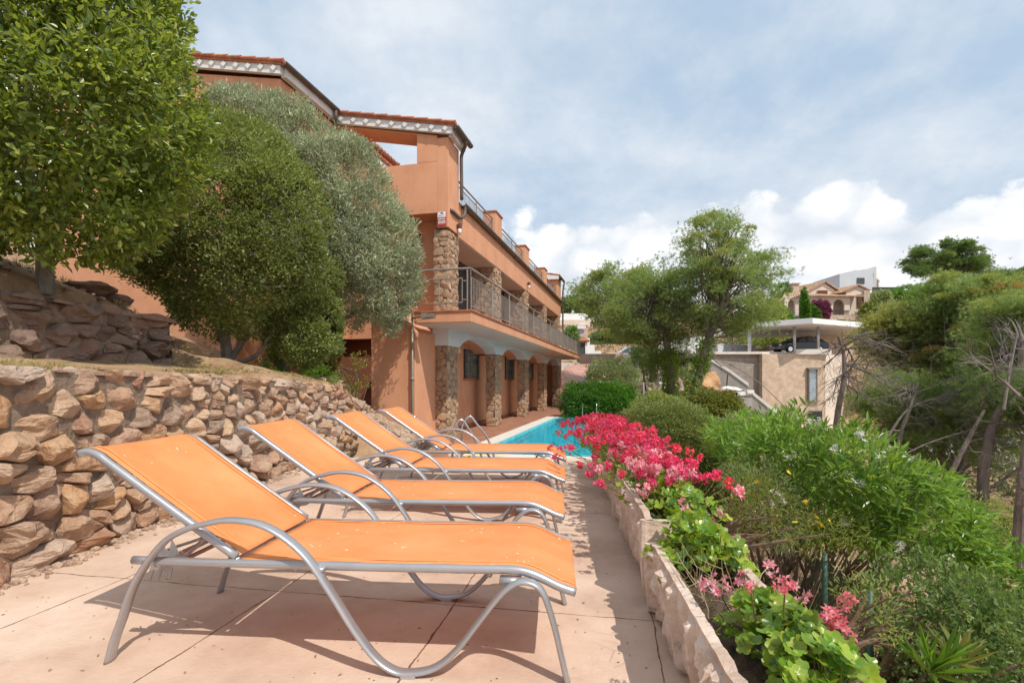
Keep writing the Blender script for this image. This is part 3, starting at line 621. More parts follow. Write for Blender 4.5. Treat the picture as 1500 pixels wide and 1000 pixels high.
# ------------------------------------------------------------------ sun loungers
BACK=[(-.008,.805),(.03,.812),(.075,.797),(.12,.766),(.30,.644),(.50,.510),(.655,.408)]
RAIL=[(.235,.388),(.45,.387),(.8,.387),(1.2,.388),(1.55,.391),(1.72,.393),(1.79,.388),(1.85,.368),(1.92,.336),(1.98,.317)]
ARM=[(.165,.0),(.19,.09),(.22,.169),(.278,.32),(.378,.458),(.46,.515),(.56,.548),(.675,.565),(.814,.540),(.951,.448),(1.06,.305),(1.154,.164),(1.234,.065),(1.301,.02),(1.367,.012),(1.459,.035),(1.538,.10),(1.616,.2),(1.693,.3),(1.739,.345),(1.783,.365),(1.833,.355),(1.868,.31),(1.902,.206),(1.927,.10),(1.950,.0)]
LW=.62
def make_lounger():
    t=E('sun_lounger',(0,0,0),'','sun lounger','orange sun loungers lined up on the deck')
    f=MB(); P3=lambda pts,y:[(a,y,b) for a,b in pts]
    for y in(0,LW):
        f.tube(cr(P3(RAIL,y),4),.0165,10,side=(0,1,0),r2=.0165)
    f.tube([(1.955,0,.318),(1.955,LW,.318)],.011,8)
    for x in(.33,.90,1.66): f.tube([(x,0,.372),(x,LW,.372)],.011,8)
    f.build('frame',M['alu'],t,smooth=True,local=True)
    b=MB()
    for y in(.015,LW-.015): b.tube(cr(P3(BACK,y),4),.0165,10,side=(0,1,0),r2=.0165)
    b.tube([(-.006,.01,.805),(-.006,LW-.01,.805)],.0165,10); b.tube([(.650,.015,.392),(.650,LW-.015,.392)],.010,8)
    bf=b.build('back_frame',M['alu'],t,smooth=True,local=True)
    for y,o in((-.036,-1),(LW+.036,1)):
        a=MB(); a.tube(cr(P3(ARM,y),5),.0115,12,side=(0,1,0),r2=.026); 
        a.box(.30,.34,min(y,y-o*.04),max(y,y-o*.04),.380,.396); a.box(1.70,1.78,min(y,y-o*.04),max(y,y-o*.04),.352,.372); a.box(1.00,1.03,min(y,y-o*.04),max(y,y-o*.04),.374,.39)
        an=a.build('leg',M['alu'],t,smooth=True,local=True)
        g=MB(); g.box(1.335,1.39,y-.026,y+.026,.0,.012); g.build('foot_pad',M['padm'],an,local=True)
    # ratchet brackets and the stay that props the back up
    for y in(.055,LW-.055):
        k=MB()
        tooth=[(.30,.40),(.31,.445),(.325,.42),(.345,.40),(.355,.455),(.37,.43),(.385,.40),(.46,.375),(.40,.345),(.36,.34),(.35,.30),(.33,.325),(.315,.335),(.30,.29),(.285,.31),(.28,.335),(.262,.285),(.255,.31),(.27,.36)]
        k.prism(tooth,1,y-.003,y+.003); k.build('ratchet',M['alu'],t,local=True)
    k=MB()
    for y in(.075,LW-.075):
        k.tube([(.345,y,.345),(.40,y,.385),(.505,y,.475),(.525,y,.49)],.009,8,side=(0,1,0),r2=.006)
        k.tube(cr([(.30,y,.385),(.33,y,.41),(.42,y,.44),(.50,y,.47)],3),.006,6,side=(0,1,0),r2=.004)
    k.tube([(.345,.07,.345),(.345,LW-.07,.345)],.010,8); k.build('back_stay',M['stay'],t,smooth=True,local=True)
    def fabric(pts,y0,y1,lift,sag,name):
        c=cr([(a,0,b) for a,b in pts],6); n=len(c); m=15; v=[]
        for q,(a,_,b) in enumerate(c):
            for j in range(m):
                w=j/(m-1); e=min(1,min(w,1-w)*8); s=sag*(1-(2*w-1)**2)*math.sin(PI*q/(n-1))**.6
                v.append((a,y0+(y1-y0)*w,b+lift-s+.0022*noise.noise(Vector((a*5,w*3,1)))*2+.0015*math.sin(w*40)*math.exp(-q*.5)))
        i=np.arange(n-1)[:,None]*m+np.arange(m-1)[None]; fq=np.stack([i,i+m,i+m+1,i+1],-1).reshape(-1,4); mb=MB(); mb.add(v,fq)
        o=mb.build(name,M['sling'],t,smooth=True,local=True); md=o.modifiers.new('thick','SOLIDIFY'); md.thickness=.0025
        for y in(y0+.034,y1-.034):                 # stitched hem along either rail
            h=MB(); h.tube([(a,y,b+lift+.0008) for a,_,b in c],.0016,5,side=(0,1,0),r2=.004); h.build('hem',M['hem'],o,smooth=True,local=True)
        return o
    fabric([(.0,.822),(.03,.828),(.08,.811),(.13,.777)]+[(.30,.660),(.50,.526),(.672,.413)],.032,LW-.032,.0,.012,'back_sling')
    fabric([(.675,.401),(.9,.401),(1.2,.402),(1.55,.405),(1.72,.407),(1.795,.402),(1.855,.382),(1.92,.351),(1.972,.332),(1.984,.318)],.010,LW-.010,.0,.010,'seat_sling')
    return t
M['hem']=plain('orange_hem',(.90,.36,.11),.7); M['stay']=plain('stay_metal',(.38,.30,.28),.45,.5); M['padm']=plain('grey_plastic_pad',(.42,.41,.40),.6)
LO=make_lounger(); RZ=-math.radians(4.76)
LPOS=[(.235,1.97,'nearest orange sun lounger, filling the lower left of the deck',1.0),(.300,3.04,'second orange sun lounger behind the large nearest one',.985),(.417,4.17,'third orange sun lounger, between the second and the one by the pool',.975),(.54,5.29,'farthest orange sun lounger, closest to the pool',.965)]
for i,(x,y,l,s) in enumerate(LPOS):
    o=LO if i==0 else copy_tree(LO); L_=1.98*s
    o.location=(x-L_*math.cos(RZ),y-L_*math.sin(RZ),0); o.rotation_euler=(0,0,RZ+[0,.004,-.006,.008][i]); o.scale=(s,1,[1,1,.99,.97][i]); o['label']=l
# ------------------------------------------------------------------ planters
def planter(y0,y1,zb,h,label,seed,xin):
    """open trough of cast stone with relief on the side towards the deck"""
    t=E('stone_planter',(xin(y0)+.15,(y0+y1)/2,zb),label,'planter','stone planters along the deck edge'); rnd=random.Random(seed)
    nY=int((y1-y0)/.013); nZ=34; v=[]
    cols=[]; yy=y0
    while yy<y1: w=rnd.uniform(.045,.10); cols.append((yy,yy+w,rnd.uniform(.3,1),rnd.random(),rnd.choice('cccfab'))); yy+=w
    def relief(y,q):
        if q>.93 or q<.05: return 0
        for a,b,s,ph,k in cols:
            if a<=y<b:
                u=(y-a)/(b-a); r=math.sin(PI*u)**.6
                wob=noise.noise(Vector((y*22,q*16,seed)))*.9+noise.noise(Vector((y*60,q*45,seed)))*.6
                if k=='f':
                    r*= .5+.8*abs(math.sin(q*9+ph*6)); return .042*s*r+.011*wob
                if k=='a': return (.030 if u>.5 else .004)+.006*wob
                if k=='b': r*=.6+.6*math.sin(q*14+ph*9); return .036*s*max(0,r)+.008*wob
                return .034*s*r+.010*wob
        return .006*noise.noise(Vector((y*30,q*20,seed)))
    def rimz(y):
        e=min(y-y0,y1-y); return zb+h+.008*noise.noise(Vector((y*14,seed,0)))-(.0 if e>.12 else .018*(1-e/.12))
    for i in range(nY+1):
        y=y0+(y1-y0)*i/nY
        for j in range(nZ+1):
            q=j/nZ; z=zb+(rimz(y)-zb)*q; taper=.045*(1-q)**1.3+(.02 if q<.06 else 0)
            v.append((xin(y)+taper*.9-.0+.0-relief(y,q)*1.1,y,z))
    mb=MB(); i=np.arange(nY)[:,None]*(nZ+1)+np.arange(nZ)[None]; mb.add(v,np.stack([i,i+1,i+nZ+2,i+nZ+1],-1).reshape(-1,4))
    th=.034; wd=.34
    A=[(xin(y),y,rimz(y)) for y in np.linspace(y0,y1,60)]; B=[(a+th+.006*noise.noise(Vector((b*20,seed,5))),b,c+.002) for a,b,c in A]; C=[(a,b,zb+.05) for a,b,c in B]
    mb.quadstrip(A,B); mb.quadstrip(B,C)
    D=[(a+wd-th,b,c-.01) for a,b,c in A]; E_=[(a+th,b,c) for a,b,c in D]; G=[(a-.05,b,zb) for a,b,c in E_]; H=[(a,b,zb+.05) for a,b,c in D]
    mb.quadstrip(D,E_); mb.quadstrip(E_,G); mb.quadstrip(H,D)
    for ye,sg in((y0,1),(y1,-1)):
        x0=xin(ye); zr=rimz(ye)-.002
        mb.prism([(x0+.0,zr),(x0+wd,zr-.01),(x0+wd-.05,zb),(x0+.045,zb)],1,min(ye,ye+sg*th),max(ye,ye+sg*th))
        mb.tube([(x0+.005,ye+sg*.012,zb+.01),(x0-.008,ye+sg*.012,zb+h*.55),(x0-.004,ye+sg*.012,zr)],[.020,.024,.022],8)
    mb.build('trough',M['planter'],t,smooth=False)
    s=MB(); g=[]; nx,ny=12,int((y1-y0)/.03); zs=zb+h-.085
    for j in range(ny+1):
        for i2 in range(nx+1):
            y=y0+th+(y1-y0-2*th)*j/ny; x=xin(y)+th+(wd-2*th)*i2/nx; g.append((x,y,zs+.02*noise.noise(Vector((x*25,y*25,0)))+.012*noise.noise(Vector((x*70,y*70,0)))))
    i=np.arange(ny)[:,None]*(nx+1)+np.arange(nx)[None]; s.add(g,np.stack([i,i+1,i+nx+2,i+nx+1],-1).reshape(-1,4)); s.build('soil',M['potsoil'],t)
    if zb>0:
        f=MB()
        for yf in(y0+.10,y1-.16): f.box(xin(yf)+.07,xin(yf)+wd-.08,yf,yf+.10,0,zb)
        f.build('foot_block',M['mortar'],t)
    return t
xi=lambda y:.553+.088*(y-1.354)
planter(1.02,2.54,.0,.345,'nearest carved stone planter, at the bottom edge beside the big geranium leaves',1,xi)
planter(2.62,4.08,.045,.385,'second carved stone planter from the front, raised on small blocks',2,lambda y:xi(y)-.005)
planter(4.17,5.36,.03,.375,'third carved stone planter from the front, under the magenta geraniums',3,xi)
planter(5.46,6.66,.03,.375,'farthest carved stone planter, under the red geraniums by the pool',4,xi)
# ------------------------------------------------------------------ pool terrace and pool (house frame: X right, Y away)
AH=math.atan(188/780); OH=Vector((-1.566,12.98,0)); HM=Matrix.Translation(OH)@Matrix.Rotation(-AH,4,'Z')
def HF(name,z=0,**k):
    o=bpy.data.objects.new(name,None); COL.objects.link(o); o.location=(OH.x,OH.y,z); o.rotation_euler=(0,0,-AH); return o
def hw(n,s,z): q=HM@Vector((n,s,z)); return (q.x,q.y,q.z)
def placeH(o,z=0): o.location=(OH.x,OH.y,z); o.rotation_euler=(0,0,-AH); return o
mb=MB(); mb.prism([(-2.2,-5),(.85,-5),(.85,20.5),(-2.2,20.5)],2,-1.0,-.40); mb.prism([(.85,9.35),(4.6,9.35),(4.6,11.6),(.85,20.5)],2,-1.0,-.40)
mb.prism([(4.0,-5),(4.6,-5),(4.6,9.35),(4.0,9.35)],2,-1.0,-.40); mb.prism([(.85,-5),(4.0,-5),(4.0,-2.3),(.85,-2.3)],2,-1.0,-.40)
tag(placeH(mb.build('pool_terrace',M['redtile'])),kind='structure')
t=tag(HF('swimming_pool',-.4),'rectangular turquoise swimming pool with a pale stone coping beside the arcade','swimming pool')
x0,x1,y0,y1=1.2,3.65,-1.9,9.0
mb=MB()
for a in((x0-.36,x0,y0-.36,y1+.36),(x1,x1+.36,y0-.36,y1+.36),(x0,x1,y0-.36,y0),(x0,x1,y1,y1+.36)): mb.box(*a,-.30,.03)
mb.build('coping',M['coping'],t,local=True,auto=.012)
mb=MB(); mb.add([(x0,y0,-1.5),(x1,y0,-1.5),(x1,y1,-1.2),(x0,y1,-1.2),(x0,y0,-.02),(x1,y0,-.02),(x1,y1,-.02),(x0,y1,-.02)],[(0,1,2,3),(0,4,5,1),(1,5,6,2),(2,6,7,3),(3,7,4,0)]); mb.build('basin',M['mosaic'],t,local=True)
mb=MB(); n=40; g=[(x0+(x1-x0)*i/12,y0+(y1-y0)*j/n,-.10) for j in range(n+1) for i in range(13)]; i=np.arange(n)[:,None]*13+np.arange(12)[None]; mb.add(g,np.stack([i,i+1,i+14,i+13],-1).reshape(-1,4)); mb.build('water_surface',M['water'],t,local=True,smooth=True)
t=E('pool_ladder',hw(2.6,8.9,-.37),'steel pool ladder rising from the far end of the pool','pool ladder')
for n_ in(2.35,2.9):
    mb=MB(); p=[(n_,8.7,-.9),(n_,8.75,-.3),(n_,8.8,.12),(n_,8.92,.22),(n_,9.06,.18),(n_,9.12,0),(n_,9.14,-.37)]; mb.tube([hw(*q) for q in cr(p,5)],.022,8); mb.build('handrail',M['steel'],t,smooth=True)
mb=MB()
for z in(-.6,-.85): mb.tube([hw(2.35,8.73,z),hw(2.9,8.73,z)],.02,6)
mb.build('tread',M['steel'],t,smooth=True)
for k,(d,l) in enumerate(((8.9,'nearer of the two curved steel handrails at the near corner of the pool'),(9.7,'farther of the two curved steel handrails at the near corner of the pool'))):
    a,b=((663,701),(676,717))[k]; x=lambda p:PX(p,d)
    pts=[(x(a),d,-.40),(x(a),d,.15),(x(a+3),d+.02,.32),(x(a+8),d+.04,.42),(x(a+14),d+.05,.43),(x(a+22),d+.07,.30),(x(b-4),d+.1,.05),(x(b+4),d+.12,-.20),(x(b+8),d+.13,-.40)]
    o=MB().tube(cr(pts,5),.021,10).build('curved_handrail',M['steel'],smooth=True); tag(o,l,'handrail','curved handrails by the pool')
hp=[P(655,640,9.2),P(676,646,9.6),P(700,641,9.9),P(680,640,10.3),P(705,645,10.6),P(730,644,10.4),P(741,646,10.5),P(755,655,10.8)]
hp=[(a,b,-.37) for a,b,c in hp[:-1]]+[(hp[-1][0],hp[-1][1]+.2,-.52)]
tag(MB().tube(cr(hp,6),.012,6).build('garden_hose',plain('yellow_hose',(.75,.62,.12),.45),smooth=True),'thin yellow hose lying on the terrace and trailing into the pool','hose')
# ------------------------------------------------------------------ the orange house
H=tag(HF('house'),'large orange rendered house with stone pillars, arcade and balcony above the pool','house')
def hp_(mb,name,m,parent=H,**k): return mb.build(name,M[m] if isinstance(m,str) else m,parent,local=True,**k)
G0=-.40
w=MB()
w.prism([(-1.41,G0-.5),(-.33,G0-.5),(-.33,2.20),(-1.41,2.98)],1,-1.19,.60)                  # low end wall with its sloping top
w.box(-1.15,-.8,.42,19.2,G0-.3,2.36)                                                              # wall behind the arcade
w.box(-1.15,0.0,18.9,19.2,G0-.3,2.36)
w.box(-6.0,-.28,.62,.9,2.2,5.20)                                                                   # set back wall over it
w.box(-1.25,-.95,.9,18.9,2.5,4.80)
w.box(-1.25,0,.80,18.95,4.80,5.66)                                                                 # fascia over the windows
w.box(-3.1,-.28,0,.78,5.20,6.46); w.prism([(-.81,6.46),(-.28,6.46),(-.28,7.10),(-.81,7.205)],1,0,.78); w.box(-.28,.012,0,.78,4.84,7.03)
w.prism([(-3.08,7.625),(-.81,7.175),(-.81,7.225),(-3.08,7.68)],1,.02,.76)                             # beam under the lower roof
w.prism([(-10,7.25),(-3.1,7.25),(-3.1,7.70),(-10,9.0)],1,-2.1,3.2); w.box(-10,-4.25,-2.1,3.2,-.5,7.249); w.box(-4.25,-3.1,-.9,3.2,2.2,7.249)
w.box(-3.1,-2.85,.78,9,5.20,6.46); w.box(-9,-3.1,3.2,19,4.8,7.2)
for s in(4.40,8.92,13.35): w.box(-.42,0.008,s,s+.80,5.66,6.56)
w.box(-1.9,.01,17.7,18.95,5.66,6.95)
hp_(w,'wall','plaster',auto=.01)
c=MB()
for s in(4.40,8.92,13.35): c.box(-.45,.04,s-.03,s+.83,6.562,6.61)
hp_(c,'post_cap','rooftile')
f=MB(); f.box(-1.25,-.02,.82,18.9,4.782,4.797); f.box(-.32,.98,-1.23,20.0,2.352,2.367); hp_(f,'soffit','soffit')
f=MB(); f.box(-2.85,0,.78,18.9,5.662,5.70); hp_(f,'terrace_floor','redtile')
# white boards on the gable ends with raised diamond ornaments
def board(x0,z0,x1,z1,y,h,nd,name):
    b=MB(); b.add([(x0,y,z0),(x1,y,z1),(x1,y,z1-h),(x0,y,z0-h),(x0,y+.1,z0),(x1,y+.1,z1),(x1,y+.1,z1-h),(x0,y+.1,z0-h)],[(0,3,2,1),(4,5,6,7),(0,1,5,4),(3,7,6,2),(0,4,7,3),(1,2,6,5)])
    e=.075
    for i in range(nd):
        t=(i+.5)/nd; x=x0+(x1-x0)*t; z=z0+(z1-z0)*t-h*.48
        q=[(x,z+e*1.1),(x+e*1.2,z),(x,z-e*1.1),(x-e*1.2,z)]
        b.add([(a,y-.003,c) for a,c in q]+[(x+(a-x)*.8,y-.035,z+(c-z)*.8) for a,c in q],[(0,1,5,4),(1,2,6,5),(2,3,7,6),(3,0,4,7),(7,6,5,4)])
    hp_(b,name,'fascia')
board(-10,9.36,-3.0,7.93,-2.24,.21,22,'gable_board')
board(-3.0,7.86,.16,7.24,-.12,.20,9,'gable_board')
b=MB(); b.prism([(-3.06,7.70),(-2.94,7.70),(-2.94,7.90),(-3.06,7.90)],1,-2.13,-.03); hp_(b,'eaves_board','fascia'); b=MB(); b.prism([(.03,7.02),(.15,7.02),(.15,7.22),(.03,7.22)],1,-.01,.9); hp_(b,'eaves_board','fascia')
def tiles(x0,z0,x1,z1,ya,yb,pitch=.21,name='roof',m='rooftile',parent=None,local=True,amp=.05,lip=.05,row=.38):
    """barrel tiles: waves along Y, courses stepped down the slope"""
    b=MB(); nr=max(1,int(math.hypot(x1-x0,z1-z0)/row)); ny=max(2,int((yb-ya)/pitch*6)); v=[]
    for r in range(nr):
        for e in(0,1):
            t=(r+e*1.06)/nr; x=x0+(x1-x0)*t; z=z0+(z1-z0)*t+(.028 if e==1 else .0)
            for j in range(ny+1): y=ya+(yb-ya)*j/ny; v.append((x,y,z+amp*abs(math.sin(PI*(y-ya)/pitch))**.7))
    f=[]
    for r in range(nr):
        o=r*2*(ny+1)
        for j in range(ny): f.append((o+j,o+j+1,o+ny+2+j,o+ny+1+j))
    b.add(v,f)
    # edge caps: lower ends of the last course
    o=len(v)-(ny+1); vv=v[o:]+[(a,c,d-lip-.02) for a,c,d in v[o:]]; n=ny+1; b.add(vv,[(j,j+1,n+j+1,n+j) for j in range(n-1)])
    b.prism([(x0,z0-.05),(x1,z1-.05),(x1,z1+.01),(x0,z0+.01)],1,ya,yb)
    # rounded verge tiles along both gable edges
    L=math.hypot(x1-x0,z1-z0); nv=int(L/.36)
    for yy in(ya,yb):
        for i in range(nv):
            t0=i/nv; t1=(i+1.1)/nv; pa=(x0+(x1-x0)*t0,yy,z0+(z1-z0)*t0+.02); pb=(x0+(x1-x0)*t1,yy,z0+(z1-z0)*t1+.035); b.tube([pa,pb],[.036,.050],8)
    return b.build(name,M[m],parent if parent is not None else H,local=local)
tiles(-10,9.38,-2.93,7.94,-2.28,3.4); tiles(-3.0,7.90,.22,7.26,-.16,.95); tiles(-2.0,7.4,.12,7.02,17.6,19.1)
tiles(-3.10,7.66,-2.78,7.57,1.2,3.75,name='inner_roof'); b=MB(); b.box(-2.90,-2.80,1.2,3.75,7.36,7.53); hp_(b,'eaves_board','fascia')
b=MB(); b.tube(cr([(-2.25,2.6,6.6),(-2.25,2.6,7.25),(-2.30,2.6,7.42),(-2.45,2.6,7.50),(-2.62,2.6,7.48)],4),.04,8); hp_(b,'vent_pipe','white',smooth=True)
b=MB(); b.prism([(-2.0,6.80),(.10,6.80),(.10,6.98),(-2.0,7.3)],1,17.5,17.6); hp_(b,'gable_board','fascia')
# gutters and pipes
def gut(x,z,ya,yb,r=.065):
    b=MB(); an=np.linspace(PI,2*PI,9); A=[(x+r*math.cos(a),z+r*math.sin(a)) for a in an]; Bq=[(x+(r-.008)*math.cos(a),z+(r-.008)*math.sin(a)) for a in an[::-1]]
    b.prism(A+Bq,1,ya,yb); hp_(b,'gutter','gutter')
gut(-2.87,7.93,-2.3,-.2,.07); gut(.27,7.20,-.2,.98,.075); gut(.085,5.70,.9,19.0,.08); gut(.17,6.95,17.5,19.2,.07)
def pipe(pts,r=.045,name='downpipe',m='gutter',k=4): b=MB(); b.tube(cr(pts,k),r,10); hp_(b,name,m,smooth=True)
pipe([(.27,.55,7.16),(.25,.60,7.05),(.13,.70,6.90),(.10,.72,6.75),(.10,.74,6.2),(.10,.76,5.74)])
pipe([(.10,.98,5.66),(.11,.98,5.5),(.10,.90,5.36),(.04,.75,5.28),(.05,.30,5.28),(.02,.12,5.28)],.045)
pipe([(-.24,.5,5.0),(-.34,.5,5.0),(-.42,.5,4.96),(-.46,.5,4.86),(-.46,.5,4.6),(-.46,.5,3.6),(-.46,.5,2.62)],.055)
pipe([(-2.87,-.3,7.86),(-2.86,-.3,7.7),(-2.95,-.2,7.55),(-3.02,-.1,7.4)],.045)
pipe([(.20,19.1,6.9),(.16,19.0,6.6),(.12,18.98,6.2),(.12,18.98,5.2),(.12,18.98,2.7)],.05)
# pillars
for i,s in enumerate((0.0,4.45,9.0,13.5,17.95)):
    stone_pillar(H,'stone_pillar',-.37,0,s,s+.82,G0,1.95,30+i,back=False)
for i,s in enumerate((0.02,4.42,8.95,13.45,17.9)):
    stone_pillar(H,'stone_pillar',-.40 if i==0 else -.95,.0,s,s+.86,2.62,4.80,50+i,back=False)
# arcade band with four flat arches
a=MB(); sp=(0.0,4.45,9.0,13.5,17.95,)
for i in range(4):
    s0=sp[i]+.82; s1=sp[i+1]; n=18; pts=[(s0,1.95)]+[(s0+(s1-s0)*k/n,1.95+.34*math.sin(PI*k/n)**.62) for k in range(1,n)]+[(s1,1.95)]
    # wall above the curve, cut in strips so that every face stays convex
    for k in range(n):
        q=[pts[k],pts[k+1],(pts[k+1][0],2.352),(pts[k][0],2.352)]; a.prism(q,0,-.36,.02)
for s in sp: a.box(-.39,.021,s-.01,s+.83,1.951,2.352)
hp_(a,'arcade','arch')
a=MB()
for i in range(4):
    s0=sp[i]+.82; s1=sp[i+1]; n=18; q=[(s0+(s1-s0)*k/n,1.95+.34*math.sin(PI*k/n)**.62) for k in range(n+1)]
    A=[(-.80,y,z+.004) for y,z in q]; B=[(-.362,y,z+.004) for y,z in q]; a.quadstrip(A,B)
a.box(-.8,-.37,.42,18.9,2.30,2.345); hp_(a,'arcade_vault','plaster')
k=MB(); k.box(-.80,-.775,.5,17.9,G0,G0+.12); hp_(k,'skirting','redtile')
# balcony
bs=MB(); bs.box(-.335,1.0,-1.25,20.0,2.37,2.60); bs.box(-.95,-.337,.62,20.0,2.372,2.598); bo=hp_(bs,'balcony','plaster',auto=.012)
bc=MB(); bc.box(-.34,1.03,-1.28,20.0,2.602,2.635); bc.box(-.95,-.342,.60,20.0,2.60,2.633); hp_(bc,'edge_tiles','rooftile',parent=bo)
def railing(p0,p1,z0,h,name,parent,n=None,posts=1.5,gap=.11,outer=True,drop=.16):
    p0=np.array(p0,float); p1=np.array(p1,float); L=np.linalg.norm(p1-p0); b=MB(); u=(p1-p0)/L
    pt=lambda s,z:(p0[0]+u[0]*s,p0[1]+u[1]*s,z)
    b.tube([pt(0,z0+h),pt(L,z0+h)],.024,8)
    k=max(1,round(L/posts)); 
    for i in range(k+1):
        s=L*i/k; b.tube([pt(s,z0-drop),pt(s,z0+h)],.02,6); b.tube([pt(min(L,s+.05),z0-drop),pt(min(L,s+.05),z0+h*.80)],.016,6)
    for i in range(k):
        a=L*i/k+.07; c=L*(i+1)/k-.05; b.tube([pt(a,z0+h*.80),pt(c,z0+h*.80)],.014,6); b.tube([pt(a,z0+.12),pt(c,z0+.12)],.014,6)
        m=max(2,int((c-a)/gap))
        for j in range(m+1): s=a+(c-a)*j/m; b.tube([pt(s,z0+.12),pt(s,z0+h*.80)],.008,5,cap=False)
    return hp_(b,name,'rail',parent=parent)
railing((.97,-1.2),(.97,19.95),2.60,.94,'railing',bo,posts=1.77)
b=MB()  # end railing: open frames with few bars
for z in(3.54,): b.tube([(-.33,-1.2,z),(.97,-1.2,z)],.024,8)
for x in(.97,.90): b.tube([(x,-1.2,2.44),(x,-1.2,3.54)],.02,6)
b.tube([(-.33,-1.2,3.33),(.78,-1.2,3.33),(.78,-1.2,3.27),(.90,-1.2,3.27)],.014,6); b.tube([(-.33,-1.2,2.80),(.78,-1.2,2.80),(.78,-1.2,2.86),(.90,-1.2,2.86)],.014,6)
for x in(-.30,.24,.78): b.tube([(x,-1.2,2.80),(x,-1.2,3.33)],.012,6)
b.tube([(-.31,-1.2,2.6),(-.31,-1.2,3.54)],.016,6); hp_(b,'railing','rail',parent=bo)
for s0,s1 in((.9,4.38),(5.22,8.90),(9.74,13.33),(14.17,17.68)): railing((-.10,s0),(-.10,s1),5.68,.66,'terrace_railing',H,posts=1.9,drop=0)
# upper windows with roller shutters
for i,(s0,s1) in enumerate(((.9,4.40),(5.3,8.93),(9.83,13.43),(14.33,17.88))):
    b=MB(); b.box(-.93,-.90,s0+.02,s1-.02,2.66,4.78); wn=hp_(b,'window','glass')
    b=MB(); k=0; z=2.7
    while z<4.76: b.box(-.90,-.885,s0+.10,(s0+s1)/2-.06,z,z+.045); b.box(-.90,-.885,(s0+s1)/2+.06,s1-.10,z,z+.045); z+=.055
    hp_(b,'shutter','shutter',parent=wn)
    b=MB()
    for s in(s0+.06,(s0+s1)/2,s1-.06): b.box(-.91,-.865,s-.045,s+.045,2.64,4.78)
    b.box(-.912,-.87,s0+.02,s1-.02,4.70,4.779)
    hp_(b,'frame','dark',parent=wn)
# arcade windows with white grilles and terracotta sills
for s0 in(3.55,8.75,13.0):
    s1=s0+1.5; b=MB(); b.box(-.81,-.785,s0,s1,1.17,2.08); wn=hp_(b,'window','glass'); b=MB()
    for s in np.linspace(s0+.05,s1-.05,11): b.tube([(-.74,s,1.19),(-.74,s,2.06)],.010,5)
    for z in(1.3,1.62,1.95): b.tube([(-.745,s0+.02,z),(-.745,s1-.02,z)],.010,5)
    hp_(b,'grille','rail',parent=wn); b=MB(); b.box(-.80,-.72,s0-.04,s1+.04,1.12,1.168); hp_(b,'sill','rooftile',parent=wn)
    b=MB(); 
    for a_,b_ in((s0-.001,s0+.06),(s1-.06,s1+.001),((s0+s1)/2-.03,(s0+s1)/2+.03)): b.box(-.79,-.765,a_,b_,1.17,2.08)
    b.box(-.792,-.767,s0,s1,2.02,2.079)
    hp_(b,'frame','dark',parent=wn)
b=MB(); b.box(-.81,-.76,15.9,17.7,G0,1.85); dr=hp_(b,'door','brownwood'); b=MB(); b.tube([(-.74,16.1,.55),(-.70,16.1,.62),(-.70,16.1,.75),(-.74,16.1,.8)],.012,6); hp_(b,'handle','steel',parent=dr)
# window and lamps on the end face
b=MB(); b.box(-1.62,-1.05,.585,.61,3.4,4.62); wn=hp_(b,'window','glass')
b=MB(); 
for x in(-1.64,-1.36,-1.07): b.box(x,x+.05,.56,.60,3.4,4.64)
b.box(-1.64,-1.02,.555,.60,4.6,4.68); hp_(b,'frame','brownwood',parent=wn)
b=MB(); b.box(-4.2,-3.3,-.93,-.89,5.6,7.1); wn=hp_(b,'window','glass'); b=MB(); b.box(-3.32,-3.22,-.96,-.90,5.55,7.15); b.box(-4.2,-3.3,-.96,-.90,7.05,7.15); hp_(b,'frame','brownwood',parent=wn)
b=MB(); b.box(-7.8,-6.9,-2.13,-2.08,4.2,5.6); hp_(b,'window','glass')
def lamp(x,y,z,dx=0,dy=0):
    b=MB(); b.lathe([(.0,.10),(.055,.10),(.055,-.02),(.0,-.02)],(x,y,z),12); b.box(x-.02-abs(dx)*.0,x+.02,y-.02,y+.02,z,z+.06)
    if dy: b.box(x-.03,x+.03,y,y+dy,z+.0,z+.08)
    if dx: b.box(x-dx,x,y-.03,y+.03,z+.0,z+.08)
    l=hp_(b,'wall_lamp','brownwood',smooth=False); b=MB(); b.lathe([(.0,-.16),(.040,-.16),(.046,-.02),(.0,-.02)],(x,y,z),12); hp_(b,'lamp_glass','white',parent=l,smooth=True)
lamp(-.98,.52,4.75,dy=.1); lamp(.09,.62,4.98,dx=.08); lamp(.10,9.3,5.05,dx=.08)
for s in(2.7,7.2,11.6,15.8):
    b=MB(); b.tube([(-.78,s,1.98),(-.70,s,2.00)],.03,8); l=hp_(b,'wall_lamp','brownwood'); b=MB(); b.blob((-.66,s,1.98),(.06,.06,.08),3,2,0); hp_(b,'lamp_glass','white',parent=l,smooth=True)
b=MB(); b.tube([(-1.45,-1.16,3.02),(-.40,-1.16,2.26),(-.33,-1.16,2.17),(-.31,-1.16,2.02)],.06,10); hp_(b,'sloping_coping','plaster',smooth=True)
# the plants' shaded side wall and its dark red steps climbing left
b=MB(); b.box(-7,-1.38,.85,1.1,-.5,3.2); hp_(b,'side_wall','plaster_shaded')
t=tag(HF('outdoor_stairs',-.4),'dark red garden steps climbing left along the shaded orange wall','stairs')
b=MB()
for i in range(9): b.box(-1.50-.36*(i+1),-1.50-.36*i,-.3,.84,0 if i==0 else .17*i-.15,.17*(i+1)); b.box(-1.50-.36*(i+1)-.02,-1.50-.36*i+.03,-.32,.84,.17*(i+1)+.001,.17*(i+1)+.035)
b.build('treads',M['redstep'],t,local=True)
